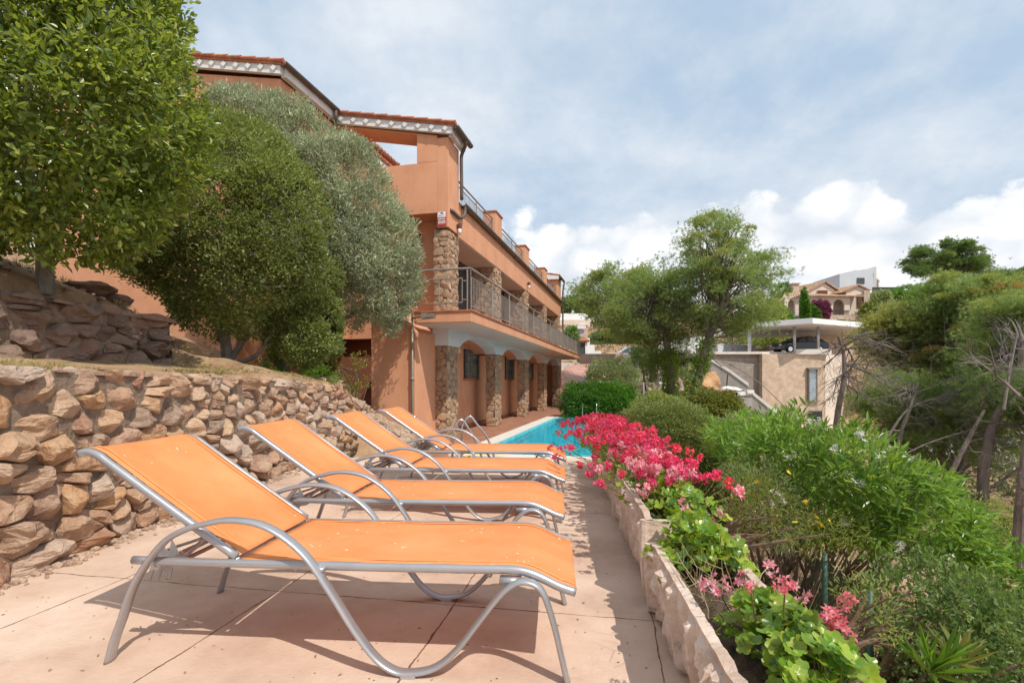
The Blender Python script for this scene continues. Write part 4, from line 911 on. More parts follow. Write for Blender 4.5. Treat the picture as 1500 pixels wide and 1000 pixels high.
# security sign on the corner
o=bpy.data.objects.new('x',None); bpy.data.objects.remove(o)
SG=tag(HF('security_sign',0),'small white and red alarm company sign on the orange corner above the stone pillar','sign')
def sg(mb,n,m): return mb.build(n,m,SG,local=True)
x0,x1,z0,z1=-.262,-.035,4.87,5.22; xm=(x0+x1)/2
m_w=plain('sign_white',(.78,.78,.80),.4); m_r=plain('sign_red',(.42,.05,.07),.4); m_b=plain('sign_ink',(.06,.05,.12),.5)
b=MB(); b.box(x0,x1,-.02,-.002,z0,z1); sg(b,'board',m_r)
b=MB(); b.box(x0+.008,x1-.008,-.024,-.021,5.08,z1-.008); sg(b,'white_panel',m_w)
b=MB(); b.box(xm-.03,xm+.035,-.028,-.025,5.165,5.195); b.tube([(xm-.075,-.027,5.10),(xm-.06,-.027,5.135),(xm-.05,-.027,5.11),(xm-.02,-.027,5.118),(xm+.06,-.027,5.15)],.004,4); sg(b,'emblem',m_b)
b=MB()
for i in range(6): b.box(x0+.025+i*.030,x0+.048+i*.030,-.024,-.021,5.025,5.055)
for i in range(3):
    a=x0+.03+i*.062
    b.box(a,a+.05,-.024,-.021,4.925,4.938); b.box(a,a+.05,-.024,-.021,4.985,4.998); b.box(a,a+.014,-.0241,-.0211,4.938,4.985); b.box(a+.036,a+.05,-.0241,-.0211,4.938,4.985)
sg(b,'lettering',m_w)
# lamp pole with a tap
t=tag(HF('lamp_pole',0),'thin grey pole with a floodlight arm and a tap by the orange wall','lamp pole')
b=MB(); b.tube([(-.36,-1.27,G0),(-.36,-1.27,2.66)],.026,8); b.tube([(-.36,-1.27,1.1),(-.36,-1.27,1.17)],.037,8); b.tube([(-.36,-1.27,2.47),(-.12,-1.40,2.50),(.02,-1.45,2.49)],.016,6); b.build('pole',M['rail'],t,local=True,smooth=True)
b=MB(); b.tube([(-.36,-1.29,.30),(-.36,-1.36,.30),(-.31,-1.38,.30),(-.22,-1.38,.30)],.020,8); b.tube([(-.25,-1.38,.30),(-.25,-1.38,.23)],.013,6); b.build('tap',M['steel'],t,local=True,smooth=True)
b=MB(); b.prism([(-.02,2.43),(.24,2.45),(.26,2.53),(.0,2.55)],1,-1.62,-1.40); b.build('floodlight',M['greybark'],t,local=True)
# ------------------------------------------------------------------ trees on the left bank
def tree(name,label,base,trunks,crowns,cat,group=None,bark='greybark',r0=.1,tips=10,leafname='crown'):
    t=E(name,base,label,cat,group); mb=MB()
    for tr,r in trunks:
        q=cr(tr,5); mb.tube(q,np.linspace(r,r*.6,len(q)),9)
    ends=[np.array(tr[-1]) for tr,_ in trunks]
    for e_,cfg in zip(ends*9,crowns):
        poly,d,T=cfg['poly'],cfg['d'],cfg['T']; c,_=clumps([((x-750),y) for x,y in [(a+750,b) for a,b in [(p[0],p[1]) for p in poly]]] if False else poly,d,T,tips,.9)
        limbs(mb,e_,c,trunks[0][1]*.45,trunks[0][1]*.08,.2,6)
    mb.build('trunk',M[bark],t)
    f=MB()
    for cfg in crowns: leafcrown(f,**{k:v for k,v in cfg.items() if k!='mat'})
    f.build(leafname,M[crowns[0]['mat']],t); return t
big=[(-230,-190),(60,-190),(180,-110),(228,-30),(243,45),(262,95),(276,160),(280,205),(265,250),(235,285),(205,310),(192,345),(150,350),(118,368),(80,378),(62,352),(20,345),(-60,350),(-230,330)]
tree('broadleaf_tree','big dark green broadleaf tree with glossy leaves filling the upper left corner',P(66,430,5.6),
     [([P(66,430,5.6),P(60,330,5.5),P(20,200,5.4)],.085),([P(66,400,5.6),P(90,300,5.3),P(150,180,5.0)],.06)],
     [dict(poly=big,d=5.1,T=1.25,ncl=3600,k=26,rc=.19,L=.078,W=.040,up=.35,six=True,fold=.16,mat='lf_big',shell=.5,jit=.9,lump=(2.2,.18,.22))],'tree',tips=16)
rnd_=[(200,395),(194,330),(196,270),(205,225),(232,190),(262,178),(300,186),(345,180),(385,192),(425,222),(452,258),(472,300),(488,350),(490,400),(478,440),(430,462),(405,480),(370,492),(330,478),(300,492),(285,462),(262,440),(232,425)]
tree('clipped_round_tree','rounded olive green tree with dense small leaves, in front of the silvery olive tree',P(335,535,8.5),
     [([P(335,540,8.5),P(330,500,8.5),P(318,430,8.5)],.10),([P(334,530,8.5),P(352,505,8.5),P(385,450,8.4)],.06),([P(336,534,8.5),P(375,520,8.4),P(410,470,8.3)],.04)],
     [dict(poly=rnd_,d=8.5,T=1.45,ncl=4000,k=28,rc=.145,L=.060,W=.031,up=.4,fold=.15,mat='lf_round',shell=.2,lump=(1.9,.17,.30))],'tree',tips=18)
tree('small_bushy_tree','small bright green bushy tree low down at the right foot of the rounded tree',P(415,552,8.9),
     [([P(415,552,8.9),P(420,525,8.9),P(430,495,8.9)],.09),([P(416,545,8.9),P(402,520,8.9),P(405,490,8.9)],.06)],
     [dict(poly=[(398,505),(402,460),(435,440),(470,425),(490,440),(495,480),(490,510),(470,530),(445,540),(425,520),(408,530)],d=8.8,T=.6,ncl=1300,k=26,rc=.10,L=.050,W=.026,up=.4,fold=.15,mat='lf_round',shell=.25)],'tree',tips=8)
ol=[(312,185),(335,160),(375,152),(425,160),(470,175),(505,205),(545,228),(570,270),(585,320),(604,352),(616,392),(610,425),(596,440),(588,462),(575,470),(566,492),(556,470),(530,462),(500,478),(470,470),(430,440),(380,350),(340,260)]
tree('olive_tree','large silvery green olive tree between the rounded tree and the orange house',P(440,520,10.6),
     [([P(440,540,10.6),P(450,480,10.6),P(440,400,10.6)],.16),([P(440,480,10.6),P(500,468,10.3),P(545,440,10.3)],.05),([P(440,470,10.6),P(470,400,10.6),P(500,300,10.5)],.08)],
     [dict(poly=ol,d=10.6,T=1.5,ncl=6000,k=28,rc=.17,L=.085,W=.020,up=.5,fold=.1,mat='lf_olive',shell=.3,jit=1.1,lump=(1.35,.36,.20))],'olive tree',tips=20)
tree('yellow_leaved_shrub','thin shrub with yellowish green leaf tufts in front of the shaded orange wall',P(512,640,9.2),
     [([P(510,640,9.2),P(506,600,9.2),P(500,540,9.2)],.018),([P(512,640,9.2),P(520,585,9.2),P(528,535,9.2)],.014),([P(512,640,9.2),P(530,590,9.2),P(540,560,9.2)],.010)],
     [dict(poly=[(484,505),(498,502),(508,530),(522,515),(534,520),(538,548),(543,560),(520,585),(500,560),(488,540)],d=9.2,T=.25,ncl=60,k=16,rc=.07,L=.05,W=.02,mat='lf_yel',shell=.9),dict(poly=[(500,585),(520,570),(525,600),(520,640),(505,640),(498,610)],d=9.2,T=.2,ncl=30,k=16,rc=.06,L=.05,W=.02)],'shrub',tips=8,bark='twig')
# rosette plants at the wall end
def rosette(loc,r,n,label,mat='lf_bright',w=.035):
    mb=MB(); a=R.uniform(0,2*PI,n); el=R.uniform(.25,1.25,n); d=np.stack([np.cos(a)*np.cos(el),np.sin(a)*np.cos(el),np.sin(el)],1)
    leaves(mb,np.tile(np.array(loc),(n,1))+R.normal(size=(n,3))*.01,d,r*R.uniform(.7,1.1,n),w,.3,six=True); o=mb.build('rosette_plant',M[mat]); return tag(o,label,'succulent plant')
rosette(P(487,606,9.0),.26,34,'spiky green rosette plant at the far end of the stone retaining wall')
rosette(P(516,618,9.1),.18,26,'smaller spiky plant beside the yellowish shrub at the wall end','lf_yg')
rosette(P(490,640,8.9),.16,22,'small rosette plant low among the rubble at the wall end','lf_yg')
# rubble slope at the wall end and loose rocks
rr=random.Random(5); k=0
RK=[(500,652,8.9,.30),(470,600,8.95,.30),(455,588,9.0,.24),(540,648,9.3,.22),(575,646,9.6,.24),(600,650,9.8,.2),(520,640,9.2,.2),(556,655,9.1,.17)]
where=['the spiky rosette','the wall corner','the lounger back','the low rubble','the lamp pole']
RL=['large angular rock at the foot of the far wall end','brown rock wedged high at the far end of the retaining wall','upper rock resting on the end of the retaining wall','pale rock low in front of the side wall corner','rubble rock at the foot of the orange wall left of the lamp pole','rubble rock beside the lamp pole base','rock just behind the back of the third sun lounger','small rock between the wall end and the lamp pole']
for (px,py,d,r),l in zip(RK,RL):
    mb=MB(); x,y,z=P(px,py,d); mb.blob((x,y,z-.05),(r,r*.9,r*.62),rr.randrange(99),3,.3,8,1.8); tag(mb.build('rock',M['rock']),l,'rock','rocks at the far wall end')
for (px,py,d,r,l) in ((128,398,6.6,.32,'flat dark boulder on the slope above the upper stone wall'),(170,412,6.9,.22,'smaller dark boulder right beside the flat boulder on the slope'),(225,500,7.9,.26,'pale rock behind the rounded tree trunk, left side'),(470,545,9.2,.3,'grey rock beneath the olive tree at the top of the wall'),(255,432,7.6,.16,'small stone on the dry slope under the rounded tree')):
    mb=MB(); x,y,z=P(px,py,d); z=min(z,float(hleft(np.array([x]),np.array([y]))[0])+.04); mb.blob((x,y,z),(r,r*.8,r*.36),int(px),3,.3,8,1.7); tag(mb.build('rock',M['darkstone']),l,'rock')
mb=MB(); n=520; y=R.uniform(8.7,11.8,n); x=R.uniform(-3.3,-1.7,n); z=hleft2(x,y)
for a,b,c in zip(x,y,z): s=abs(random.gauss(.03,.05))+.018; mb.blob((a,b,c+s*.2),(s,s*.8,s*.6),int(a*1e4)%97,1,.3,4)
tag(mb.build('rubble',M['rock']),kind='stuff')
mb=MB(); n=900; y=R.uniform(2.5,11,n); x=-4.7-R.uniform(0,1,n)**1.2*7; z=hleft2(x,y)
for a,b,c in zip(x,y,z): s=abs(random.gauss(.012,.022))+.008; mb.blob((a,b,c+s*.2),(s,s*.8,s*.55),int(a*1e4)%97,1,.3,4)
tag(mb.build('loose_stones',M['rock']),kind='stuff')
# debris between wall foot and deck
mb=MB(); n=1100; y=R.uniform(2.2,8.2,n); x=wallx(y)+.02+np.abs(R.normal(size=n))*.055
near=R.uniform(size=n)<.45; y[near]=R.normal(4.6,.35,near.sum()); x[near]=wallx(y[near])+.03+np.abs(R.normal(size=near.sum()))*.13
for a,b in zip(x,y): s=abs(random.gauss(.010,.010))+.004; mb.blob((a,b,s*.3),(s,s*.8,s*.6),int(a*1e4)%97,1,.3,3)
tag(mb.build('gravel_debris',M['rock']),kind='stuff')
mb=MB(); n=420; x=R.uniform(-2.5,1.0,n); y=R.uniform(1.6,7.5,n); 
leaves(mb,np.stack([x,y,np.full(n,.006)],1),np.stack([R.normal(size=n),R.normal(size=n),np.abs(R.normal(size=n))*.12],1),R.uniform(.006,.022,n),R.uniform(.003,.010,n),.2); tag(mb.build('fallen_leaves',M['drystalk']),kind='stuff')
# grass tufts on the bank
def grassy(name,label,pts,L,W,mat,spread=.45,k=7,kind='stuff'):
    mb=MB(); d=np.tile(np.array([0,0,1.]),(len(pts),1)); tufts(mb,np.asarray(pts,float),d,k,L,W,spread); o=mb.build(name,M[mat]); o['kind']=kind; return o
n=1500; y=R.uniform(2,9.5,n); x=wallx(y)-.3-R.uniform(0,1,n)**1.4*1.4; z=hleft(x,y); keep=np.array([noise.noise(Vector((a*1.2,b*1.2,0)))>.12 for a,b in zip(x,y)])
grassy('grass','',np.stack([x,y,z+.0],1)[keep],.06,.005,'grass')
n=2600; y=R.uniform(3,13,n); x=-4.6-R.uniform(0,1,n)*9; z=hleft(x,y); keep=np.array([noise.noise(Vector((a*.6,b*.6,4)))>.0 for a,b in zip(x,y)])
grassy('dry_grass','',np.stack([x,y,z],1)[keep],.11,.008,'grass')
for i,(px,py,d,l) in enumerate(((300,548,8.1,'low green weeds at the foot of the rounded tree trunk'),(215,505,7.7,'low leafy weeds left of the rounded tree, by the end of the dark wall'),(470,556,8.6,'leafy weeds on top of the wall near its far end'),(385,548,8.5,'weeds between the two tree trunks on the bank'))):
    mb=MB(); c=np.array(P(px,py,d)); leafcrown(mb,[(px-26,py),(px-14,py-14),(px+8,py-20),(px+28,py-4),(px+20,py+6)],d,.3,70,14,.05,.035,.016,mat) if False else leafcrown(mb,[(px-26,py),(px-14,py-14),(px+8,py-20),(px+28,py-4),(px+20,py+6)],d,.3,110,16,.07,.035,.016)
    tag(mb.build('weed_clump',M['lf_bright']),l,'weeds')
# ------------------------------------------------------------------ bushes on the right
def bush(name,label,poly,d,T,mat,ncl,k,rc,L,W,cat='bush',group=None,stems=0,**kw):
    t=E(name,(PX((poly[0][0]+poly[-1][0])/2,d),d,PZ(max(p[1] for p in poly),d)),label,cat,group)
    f=MB(); leafcrown(f,poly,d,T,ncl,k,rc,L,W,**kw); f.build('foliage',M[mat],t)
    if stems:
        s=MB(); c,_=clumps(poly,d,T,stems,.9); b=np.array(t.location)
        for q in c: bb=b+R.normal(size=3)*np.array([.12*T*2,.12*T*2,0]); limbs(s,bb,[q],.018,.005,.15,5)
        s.build('stems',M['twig'],t)
    return t
bush('rounded_bush','dense rounded light green bush behind the magenta geraniums',[(912,640),(918,606),(945,592),(985,588),(1025,602),(1055,628),(1078,655),(1088,690),(1080,735),(1040,765),(985,740),(950,705),(925,675)],6.6,.75,'lf_round',3300,22,.075,.034,.015,stems=14,shell=.2,lump=(2.6,.08,.4))
# oleander: long leaves, white flowers, bare stems below
OL=[(1062,640),(1085,618),(1130,612),(1180,614),(1230,628),(1275,650),(1310,680),(1345,720),(1372,765),(1383,800),(1370,820),(1320,800),(1270,790),(1210,780),(1150,760),(1110,720),(1080,690)]
t=E('oleander_bush',(2.85,4.9,-1.25),'big oleander bush with long bright green leaves and white flowers right of the planters','bush')
f=MB(); leafcrown(f,OL,4.9,.95,1150,11,.10,.105,.025,up=.28,six=True,fold=.10,shell=.45,jit=1.0,lump=(2.6,.22,.12)); leafcrown(f,[(1110,700),(1200,700),(1330,780),(1360,860),(1290,850),(1180,800),(1120,760)],4.8,.7,60,9,.12,.11,.018,up=.3,six=True,fold=.12,shell=.8); f.build('foliage',M['lf_ole'],t)
s=MB(); c,_=clumps(OL,4.9,.85,60,.9)
for q in c:
    b=np.array([2.55+random.gauss(0,.22),4.8+random.gauss(0,.25),-1.15]); limbs(s,b,[q],.016,.005,.05,6,.5)
for e_ in (P(1385,745,4.7),P(1300,850,4.6),P(1350,865,4.6),P(1215,845,4.4)): limbs(s,(2.5,4.7,-1.0),[e_],.018,.008,-.2,6)
s.build('stems',M['twig'],t)
def blossoms(mb,centers,r,n,L,W,k=5):
    c=np.repeat(np.asarray(centers),n,0)+nrm(R.normal(size=(len(centers)*n,3)))*r*R.uniform(.4,1,(len(centers)*n,1))
    ax=nrm(R.normal(size=c.shape)+np.array([0,-.5,.7])); a=nrm(np.cross(ax,R.normal(size=c.shape))); b=np.cross(ax,a)
    for j in range(k):
        th=2*PI*j/k+R.normal(size=len(c))[:,None]*.15; d=a*np.cos(th)+b*np.sin(th)+ax*.25
        leaves(mb,c,d,L*R.uniform(.8,1.15,len(c)),W,.05,nor=ax)
f=MB(); c,o=clumps(OL,4.9,.95,400,.1); sel=[q for q in c if q[1]<5.1]
fc=[q for q in sel if q[2]>PZ(690,4.9)][:17]+[P(1128,722,4.2),P(1138,730,4.2),P(1122,735,4.2),P(1230,765,4.2),P(1302,797,4.1),P(1375,818,4.2),P(1285,655,4.3),P(1250,640,4.2),P(1330,695,4.3)]

for q in fc: f=MB(); blossoms(f,[tuple(np.array(q)-np.array([0,.09,-.02]))],.045,8,.026,.014); f.build('flower_head',M['fl_white'],t)
# daisy bush / mixed herbs between planters and oleander
bush('daisy_bush','fine leaved grey green herb bush with yellow daisies beside the planters',[(1050,705),(1075,690),(1110,700),(1150,720),(1200,745),(1240,760),(1235,790),(1180,800),(1120,790),(1080,770),(1055,740)],3.9,.35,'lf_yg',240,11,.07,.045,.008,stems=9,shell=.8)
f=MB(); dc=[P(x,y,3.55) for x,y in((1083,712),(1073,727),(1196,758),(1205,768),(1214,762),(1163,764),(1155,690),(1198,765),(1108,705),(1180,735))]; 

for q in dc: f=MB(); blossoms(f,[q],.008,1,.020,.010,9); f.build('flower',M['fl_yel'],bpy.data.objects['daisy_bush'])
bush('grey_herb_bush','thin stemmed grey green herbs in front of the oleander stems',[(1060,690),(1120,660),(1150,700),(1180,760),(1150,800),(1100,800),(1070,760)],4.3,.3,'lf_grey',260,12,.08,.05,.008,stems=12,shell=.9)
bush('trailing_weed','sparse green weed on the soil bank right of the nearest planter',[(1235,870),(1262,850),(1300,855),(1290,900),(1320,930),(1280,940),(1240,910)],2.7,.2,'lf_bush',80,9,.05,.035,.010,stems=14,shell=.9)
# lower right ground plants
bush('leafy_ground_shrub','dull green small leaved shrub at the lower right, below the oleander',[(1290,880),(1320,840),(1370,820),(1420,830),(1450,870),(1510,930),(1560,1010),(1330,1010),(1300,960)],3.0,.45,'lf_ground',520,14,.075,.040,.022,stems=26,shell=.6)
bush('leafy_ground_shrub','dull green shrub at the extreme bottom right corner',[(1420,900),(1470,880),(1560,900),(1600,1100),(1400,1100)],2.5,.4,'lf_ground',300,14,.075,.040,.020,stems=16,shell=.6)
bush('bright_green_shrub','bright green glossy shrub at the right edge above the dull ground shrubs',[(1395,800),(1425,788),(1470,795),(1530,800),(1560,900),(1500,930),(1440,880),(1400,850)],4.6,.6,'lf_bright',480,14,.10,.055,.026,stems=16,shell=.5)
bush('bright_green_shrub','bright green shrub in the distance by the pine trunks at the right',[(1380,740),(1420,730),(1470,745),(1500,770),(1480,800),(1410,790)],9,.9,'lf_bush',260,14,.15,.07,.02,stems=10,shell=.6)
rosette(P(1365,985,2.0),.20,24,'bright yellow green rosette plant at the bottom edge right of the planter','lf_bright',.018)
rosette(P(1400,968,2.2),.16,20,'second bright rosette plant at the bottom edge, slightly to the right','lf_yg',.016)
# fence: chain link with green posts
t=E('chain_link_fence',(1.9,3.2,-.9),'low chain link fence with green posts half hidden under the oleander','fence')
mb=MB(); fpos=[(2.05,3.05,-.85),(2.35,4.0,-.95),(2.9,6.0,-1.1),(3.6,8.2,-1.25),(4.6,10.5,-1.45)]
for x,y,z in fpos: 
    p=MB(); p.tube([(x,y,z-.2),(x,y,z+.75)],.02,8); p.build('post',M['fgreen'],t,smooth=True)
for (a,b) in zip(fpos,fpos[1:]):
    a=np.array(a);b=np.array(b); L=np.linalg.norm(b-a); n=int(L/.06)
    for i in range(-12,n):
        for sgn in(1,-1):
            s0,s1=(i,i+12); z0,z1=(0,.72) if sgn>0 else (.72,0)
            lo=max(s0,0); hi=min(s1,n)
            if hi<=lo: continue
            f0=(lo-s0)/12; f1=(hi-s0)/12
            mb.tube([tuple(a+(b-a)*lo/n+np.array([0,0,z0+(z1-z0)*f0])),tuple(a+(b-a)*hi/n+np.array([0,0,z0+(z1-z0)*f1]))],.0016,3,cap=False)
mb.build('mesh',M['fgreen'],t)
# ------------------------------------------------------------------ geraniums
def gleaf(mb,c,nrmv,r,stemfrom=None):
    """round scalloped leaf with a notch at the stalk and raised folds along its veins"""
    n=np.array(nrmv); n/=np.linalg.norm(n); a=np.cross(n,R.normal(size=3)); a/=np.linalg.norm(a); b=np.cross(n,a); N=30; v=[tuple(c-n*r*.12)]; 
    for ring in(.55,1.0):
        for i in range(N+1):
            th=.30+(2*PI-.60)*i/N; lob=(math.sin((th)*5*.5*1.0))**2; rad=r*ring*(.74+.26*abs(math.cos((th-PI)*2.5))+ (.05*math.cos(th*20) if ring==1 else 0))
            cup=(.16*ring**2+ .08*math.cos((th-PI)*5)*ring)*r
            v.append(tuple(c+a*math.cos(th)*rad+b*math.sin(th)*rad+n*cup))
    f=[(0,1+i,2+i) for i in range(N)]+[(1+i,N+2+i,N+3+i,2+i) for i in range(N)]; mb.add(v,f)
def geranium(label,cx,cy0,cy1,zb,ht,wx,nl,flowers,lr=.030,mat='fl_red',rnds=0,dens=1.0,over=.0):
    t=E('geranium_plant',(cx,(cy0+cy1)/2,zb),label,'flowering plant','geraniums growing in the stone planters')
    f=MB(); s=MB()
    for i in range(nl):
        y=R.uniform(cy0,cy1); x=cx+R.normal()*wx*.45; e=1-((x-cx)/(wx*1.3))**2; z=zb+ht*max(.1,R.uniform(.35,1)*max(.25,e))
        nv=np.array([(x-cx)*2.2,(y-(cy0+cy1)/2)*.8-.25,.75])+R.normal(size=3)*.35
        c=np.array([x,y,z]); gleaf(f,c,nv,lr*R.uniform(.6,1.25)); 
        if i%3==0: s.tube(cr([(cx+(x-cx)*.3,y*.6+.4*(cy0+cy1)/2,zb-.02),(x*.6+cx*.4,y,zb+(z-zb)*.6),(x,y,z-.003)],3),.0022,4,cap=False)
    f.build('foliage',M['lf_ger'],t,smooth=True)
    for i,(hx,hy,hz,m,hr,nf) in enumerate(flowers):
        s.tube(cr([(cx+(hx-cx)*.4,hy+.03,zb+.02),(cx+(hx-cx)*.8,hy+.02,zb+(hz-zb)*.6),(hx,hy,hz-.01)],4),.0024,5,cap=False)
    s.build('stems',M['stem'],t)
    by={}
    for fl in flowers: by.setdefault(fl[3],[]).append(fl)
    for m,l in by.items():
        for hx,hy,hz,_,hr,nf in l: b=MB(); blossoms(b,[(hx,hy,hz)],hr,nf,.0165,.0085); b.build('flower_head',M[m],t)
    return t
def FH(l,m,d,hr=.038,nf=12): return [P(x,y,d)+(m,hr,nf) for x,y in l]
fl=FH([(1055,858),(1088,855)],'fl_pink',1.75,.038,17)+FH([(1032,858),(1135,836),(1178,868),(1160,880)],'fl_pink',1.65,.034,9)+FH([(1215,900),(1242,880),(1228,915),(1150,858)],'fl_coral',1.5,.030,13)+FH([(1100,862),(1245,940)],'fl_coral',1.55,.02,4)
geranium('geranium with large bright leaves and pale pink flowers at the bottom of the nearest planter',.80,1.30,1.72,.27,.17,.15,420,fl,lr=.024)
for o in list(bpy.data.objects):
    pass
fl=FH([(1025,770),(1040,762)],'fl_coral',2.45,.025,6)+FH([(1053,752),(1000,738),(1080,788)],'fl_pink',2.4,.025,6)
geranium('leafy green geranium with few flowers at the far end of the nearest planter',.83,2.15,2.55,.27,.22,.16,460,fl,lr=.026)
rg=random.Random(9)
def heads(y0,y1,n,xc,wx,z0,z1,mats,hr=.038,nf=20):
    o=[]
    for i in range(n):
        y=rg.uniform(y0,y1); x=xc+rg.gauss(0,wx); e=max(0,1-((x-xc)/(wx*2.6))**2); o.append((x,y,z0+(z1-z0)*e*rg.uniform(.6,1.05),rg.choice(mats),hr*rg.uniform(.75,1.2),nf))
    return o
geranium('leafy geranium with light pink flowers at the near end of the second planter',.90,2.62,3.3,.34,.21,.17,330,heads(2.7,3.2,22,.84,.13,.46,.62,['fl_pink','fl_pink','fl_mag']),lr=.026)
geranium('magenta geranium in the far half of the second planter',.90,3.3,4.1,.34,.20,.18,300,heads(2.95,4.1,86,.87,.17,.46,.65,['fl_mag','fl_mag','fl_red','fl_pink']),lr=.030)
geranium('deep magenta geranium in the third planter',.98,4.15,5.4,.34,.19,.20,330,heads(4.05,5.35,98,.93,.22,.48,.69,['fl_mag','fl_red','fl_mag']),lr=.032)
geranium('bright red geranium in the farthest planter by the pool',1.05,5.4,6.7,.34,.19,.22,300,heads(5.3,6.75,98,1.06,.22,.50,.69,['fl_red','fl_red','fl_mag']),lr=.034)
# trailing heads over the deck side
# dead stalks in the open soil of the nearest planter
mb=MB()
for i in range(26):
    p=np.array([R.uniform(.66,.86),R.uniform(1.7,2.2),.28]); twiggy(mb,p,np.array([R.normal()*.6,R.normal()*.6,.9]),R.uniform(.08,.2),.0028,1,.7,0,4,(1,3))
tag(mb.build('dead_stalks',M['drystalk']),'bare dry stalks sticking out of the soil of the nearest planter','dead plant')
# ------------------------------------------------------------------ middle distance: hedge, ramp, gate, van
bush('hedge','dark green clipped hedge at the far end of the pool',[(823,612),(824,578),(836,564),(870,561),(905,563),(922,570),(926,590),(918,612)],21.8,.8,'lf_hedge',1300,22,.16,.10,.05,cat='hedge',shell=.3)
bush('grey_green_bush','rounded grey green bush above the dark hedge',[(862,580),(860,545),(872,530),(895,525),(920,530),(934,548),(932,578)],26,1.0,'lf_grey',1000,20,.17,.09,.035,shell=.3)
bush('balcony_creeper','small dark shrub growing at the far end of the balcony railing',[(825,500),(828,484),(840,478),(848,486),(846,498)],38,.5,'lf_hedge',200,14,.2,.12,.06)
mb=MB(); A=[P(818,600,31.8),P(820,572,33),P(846,562,33.5)]
mb.add([hw(.2,19.3,-.3),(3.15,32.6,.25),(5.45,42,2.25),(3.3,42,2.3),(2.2,34,.5),(4.35,33.2,.28)],[(0,1,5),(4,3,2,5),(1,4,5)]) if False else mb.add([P(822,577,32.2),P(846,562,33.2),P(863,546,39.5),P(864,533,43),P(836,533,43),P(820,545,36.5)],[(0,1,2,3,4,5)])
o=mb.build('ramp',M['ramptile']); o['kind']='structure'
mb=MB(); a=[P(822,577,32.2),P(846,562,33.2),P(862,548,39.0)]; mb.add([tuple(q) for q in a]+[(x,y-.05,z-2.2) for x,y,z in a],[(0,1,4,3),(1,2,5,4)]); mb.add([(x,y-.02,z+.06) for x,y,z in a]+[(x+.1,y-.22,z+.06) for x,y,z in a]+[(x+.1,y-.22,z-.1) for x,y,z in a],[(0,1,4,3),(1,2,5,4),(3,4,7,6),(4,5,8,7)]); tag(mb.build('ramp_wall',M['greywall']),'grey wall holding up the pink tiled ramp','wall')
def wallbox(name,l,px0,px1,py0,py1,d,th,m,cat='wall',d1=None,zb=None):
    d1=d1 or d; z1=PZ(py0,d); z0=PZ(py1,d) if zb is None else zb; mb=MB(); x0,x1=PX(px0,d),PX(px1,d1)
    mb.prism([(x0,d),(x1,d1),(x1,d1+th),(x0,d+th)],2,z0,z1); return tag(mb.build(name,M[m],auto=.01),l,cat)
wallbox('board_gate','long dark wooden board gate below the silver van',849,906,518,533,43,.12,'board','gate')
t=wallbox('concrete_wall','weathered grey concrete wall right of the board gate',902,936,518,534,41.5,.3,'greywall',zb=1.0)
mb=MB(); mb.prism([(PX(899,41.3),PZ(526,41.3)),(PX(912,41.3),PZ(517,41.3)),(PX(913,41.3),PZ(518.3,41.3)),(PX(900,41.3),PZ(528,41.3))],1,41.1,41.8); mb.build('coping',M['rooftile'],t)
wallbox('garden_wall','low pale wall under the balcony end beside the ramp',820,850,531,548,44,.2,'soffit')
# white stepped wall and small tiled shed beside the house
t=E('stepped_wall',P(865,520,46),'white stepped garden wall beside the small tiled shed','wall'); mb=MB()
for a,b,y in((859,864,495),(864,871,505),(871,881,514)): mb.box(PX(a,46),PX(b,46),46,46.4,1.8,PZ(y,46))
mb.build('wall',M['white'],t)
t=E('tiled_shed',P(852,520,45),'small shed with a short terracotta tile roof at the end of the balcony','shed'); mb=MB(); mb.box(PX(850,45),PX(859,45),45,47,1.8,PZ(502,45)); mb.build('wall',M['shutter'],t)
mb=MB(); mb.box(PX(857,45),PX(860,45),44.9,47,1.8,PZ(500,45)); mb.build('door_post',M['white'],t)
b=MB(); x0,x1=PX(836,45),PX(861,45); 
for i in range(9):
    xx=x0+(x1-x0)*i/8; b.tube([(xx,44.7,PZ(499.5,45)),(xx-.1,47,PZ(492,45))],.12,8)
b.build('roof',M['rooftile'],t,smooth=True)
wallbox('mauve_wall','short pale mauve wall with white balusters above the small shed',845,858,482,497,48,.3,'mauve')
mb=MB()
for i in range(6):
    x=PX(847+i*2,47.8); mb.lathe([(.05,0),(.09,.1),(.04,.25),(.05,.36),(.02,.42)],(x,47.8,PZ(482,47.8)),8)
mb.tube([(PX(844,47.8),47.8,PZ(482,47.8)+.45),(PX(858,47.8),47.8,PZ(482,47.8)+.45)],.06,6); tag(mb.build('balustrade',M['white'],smooth=True),'white balusters on top of the mauve wall','balustrade')
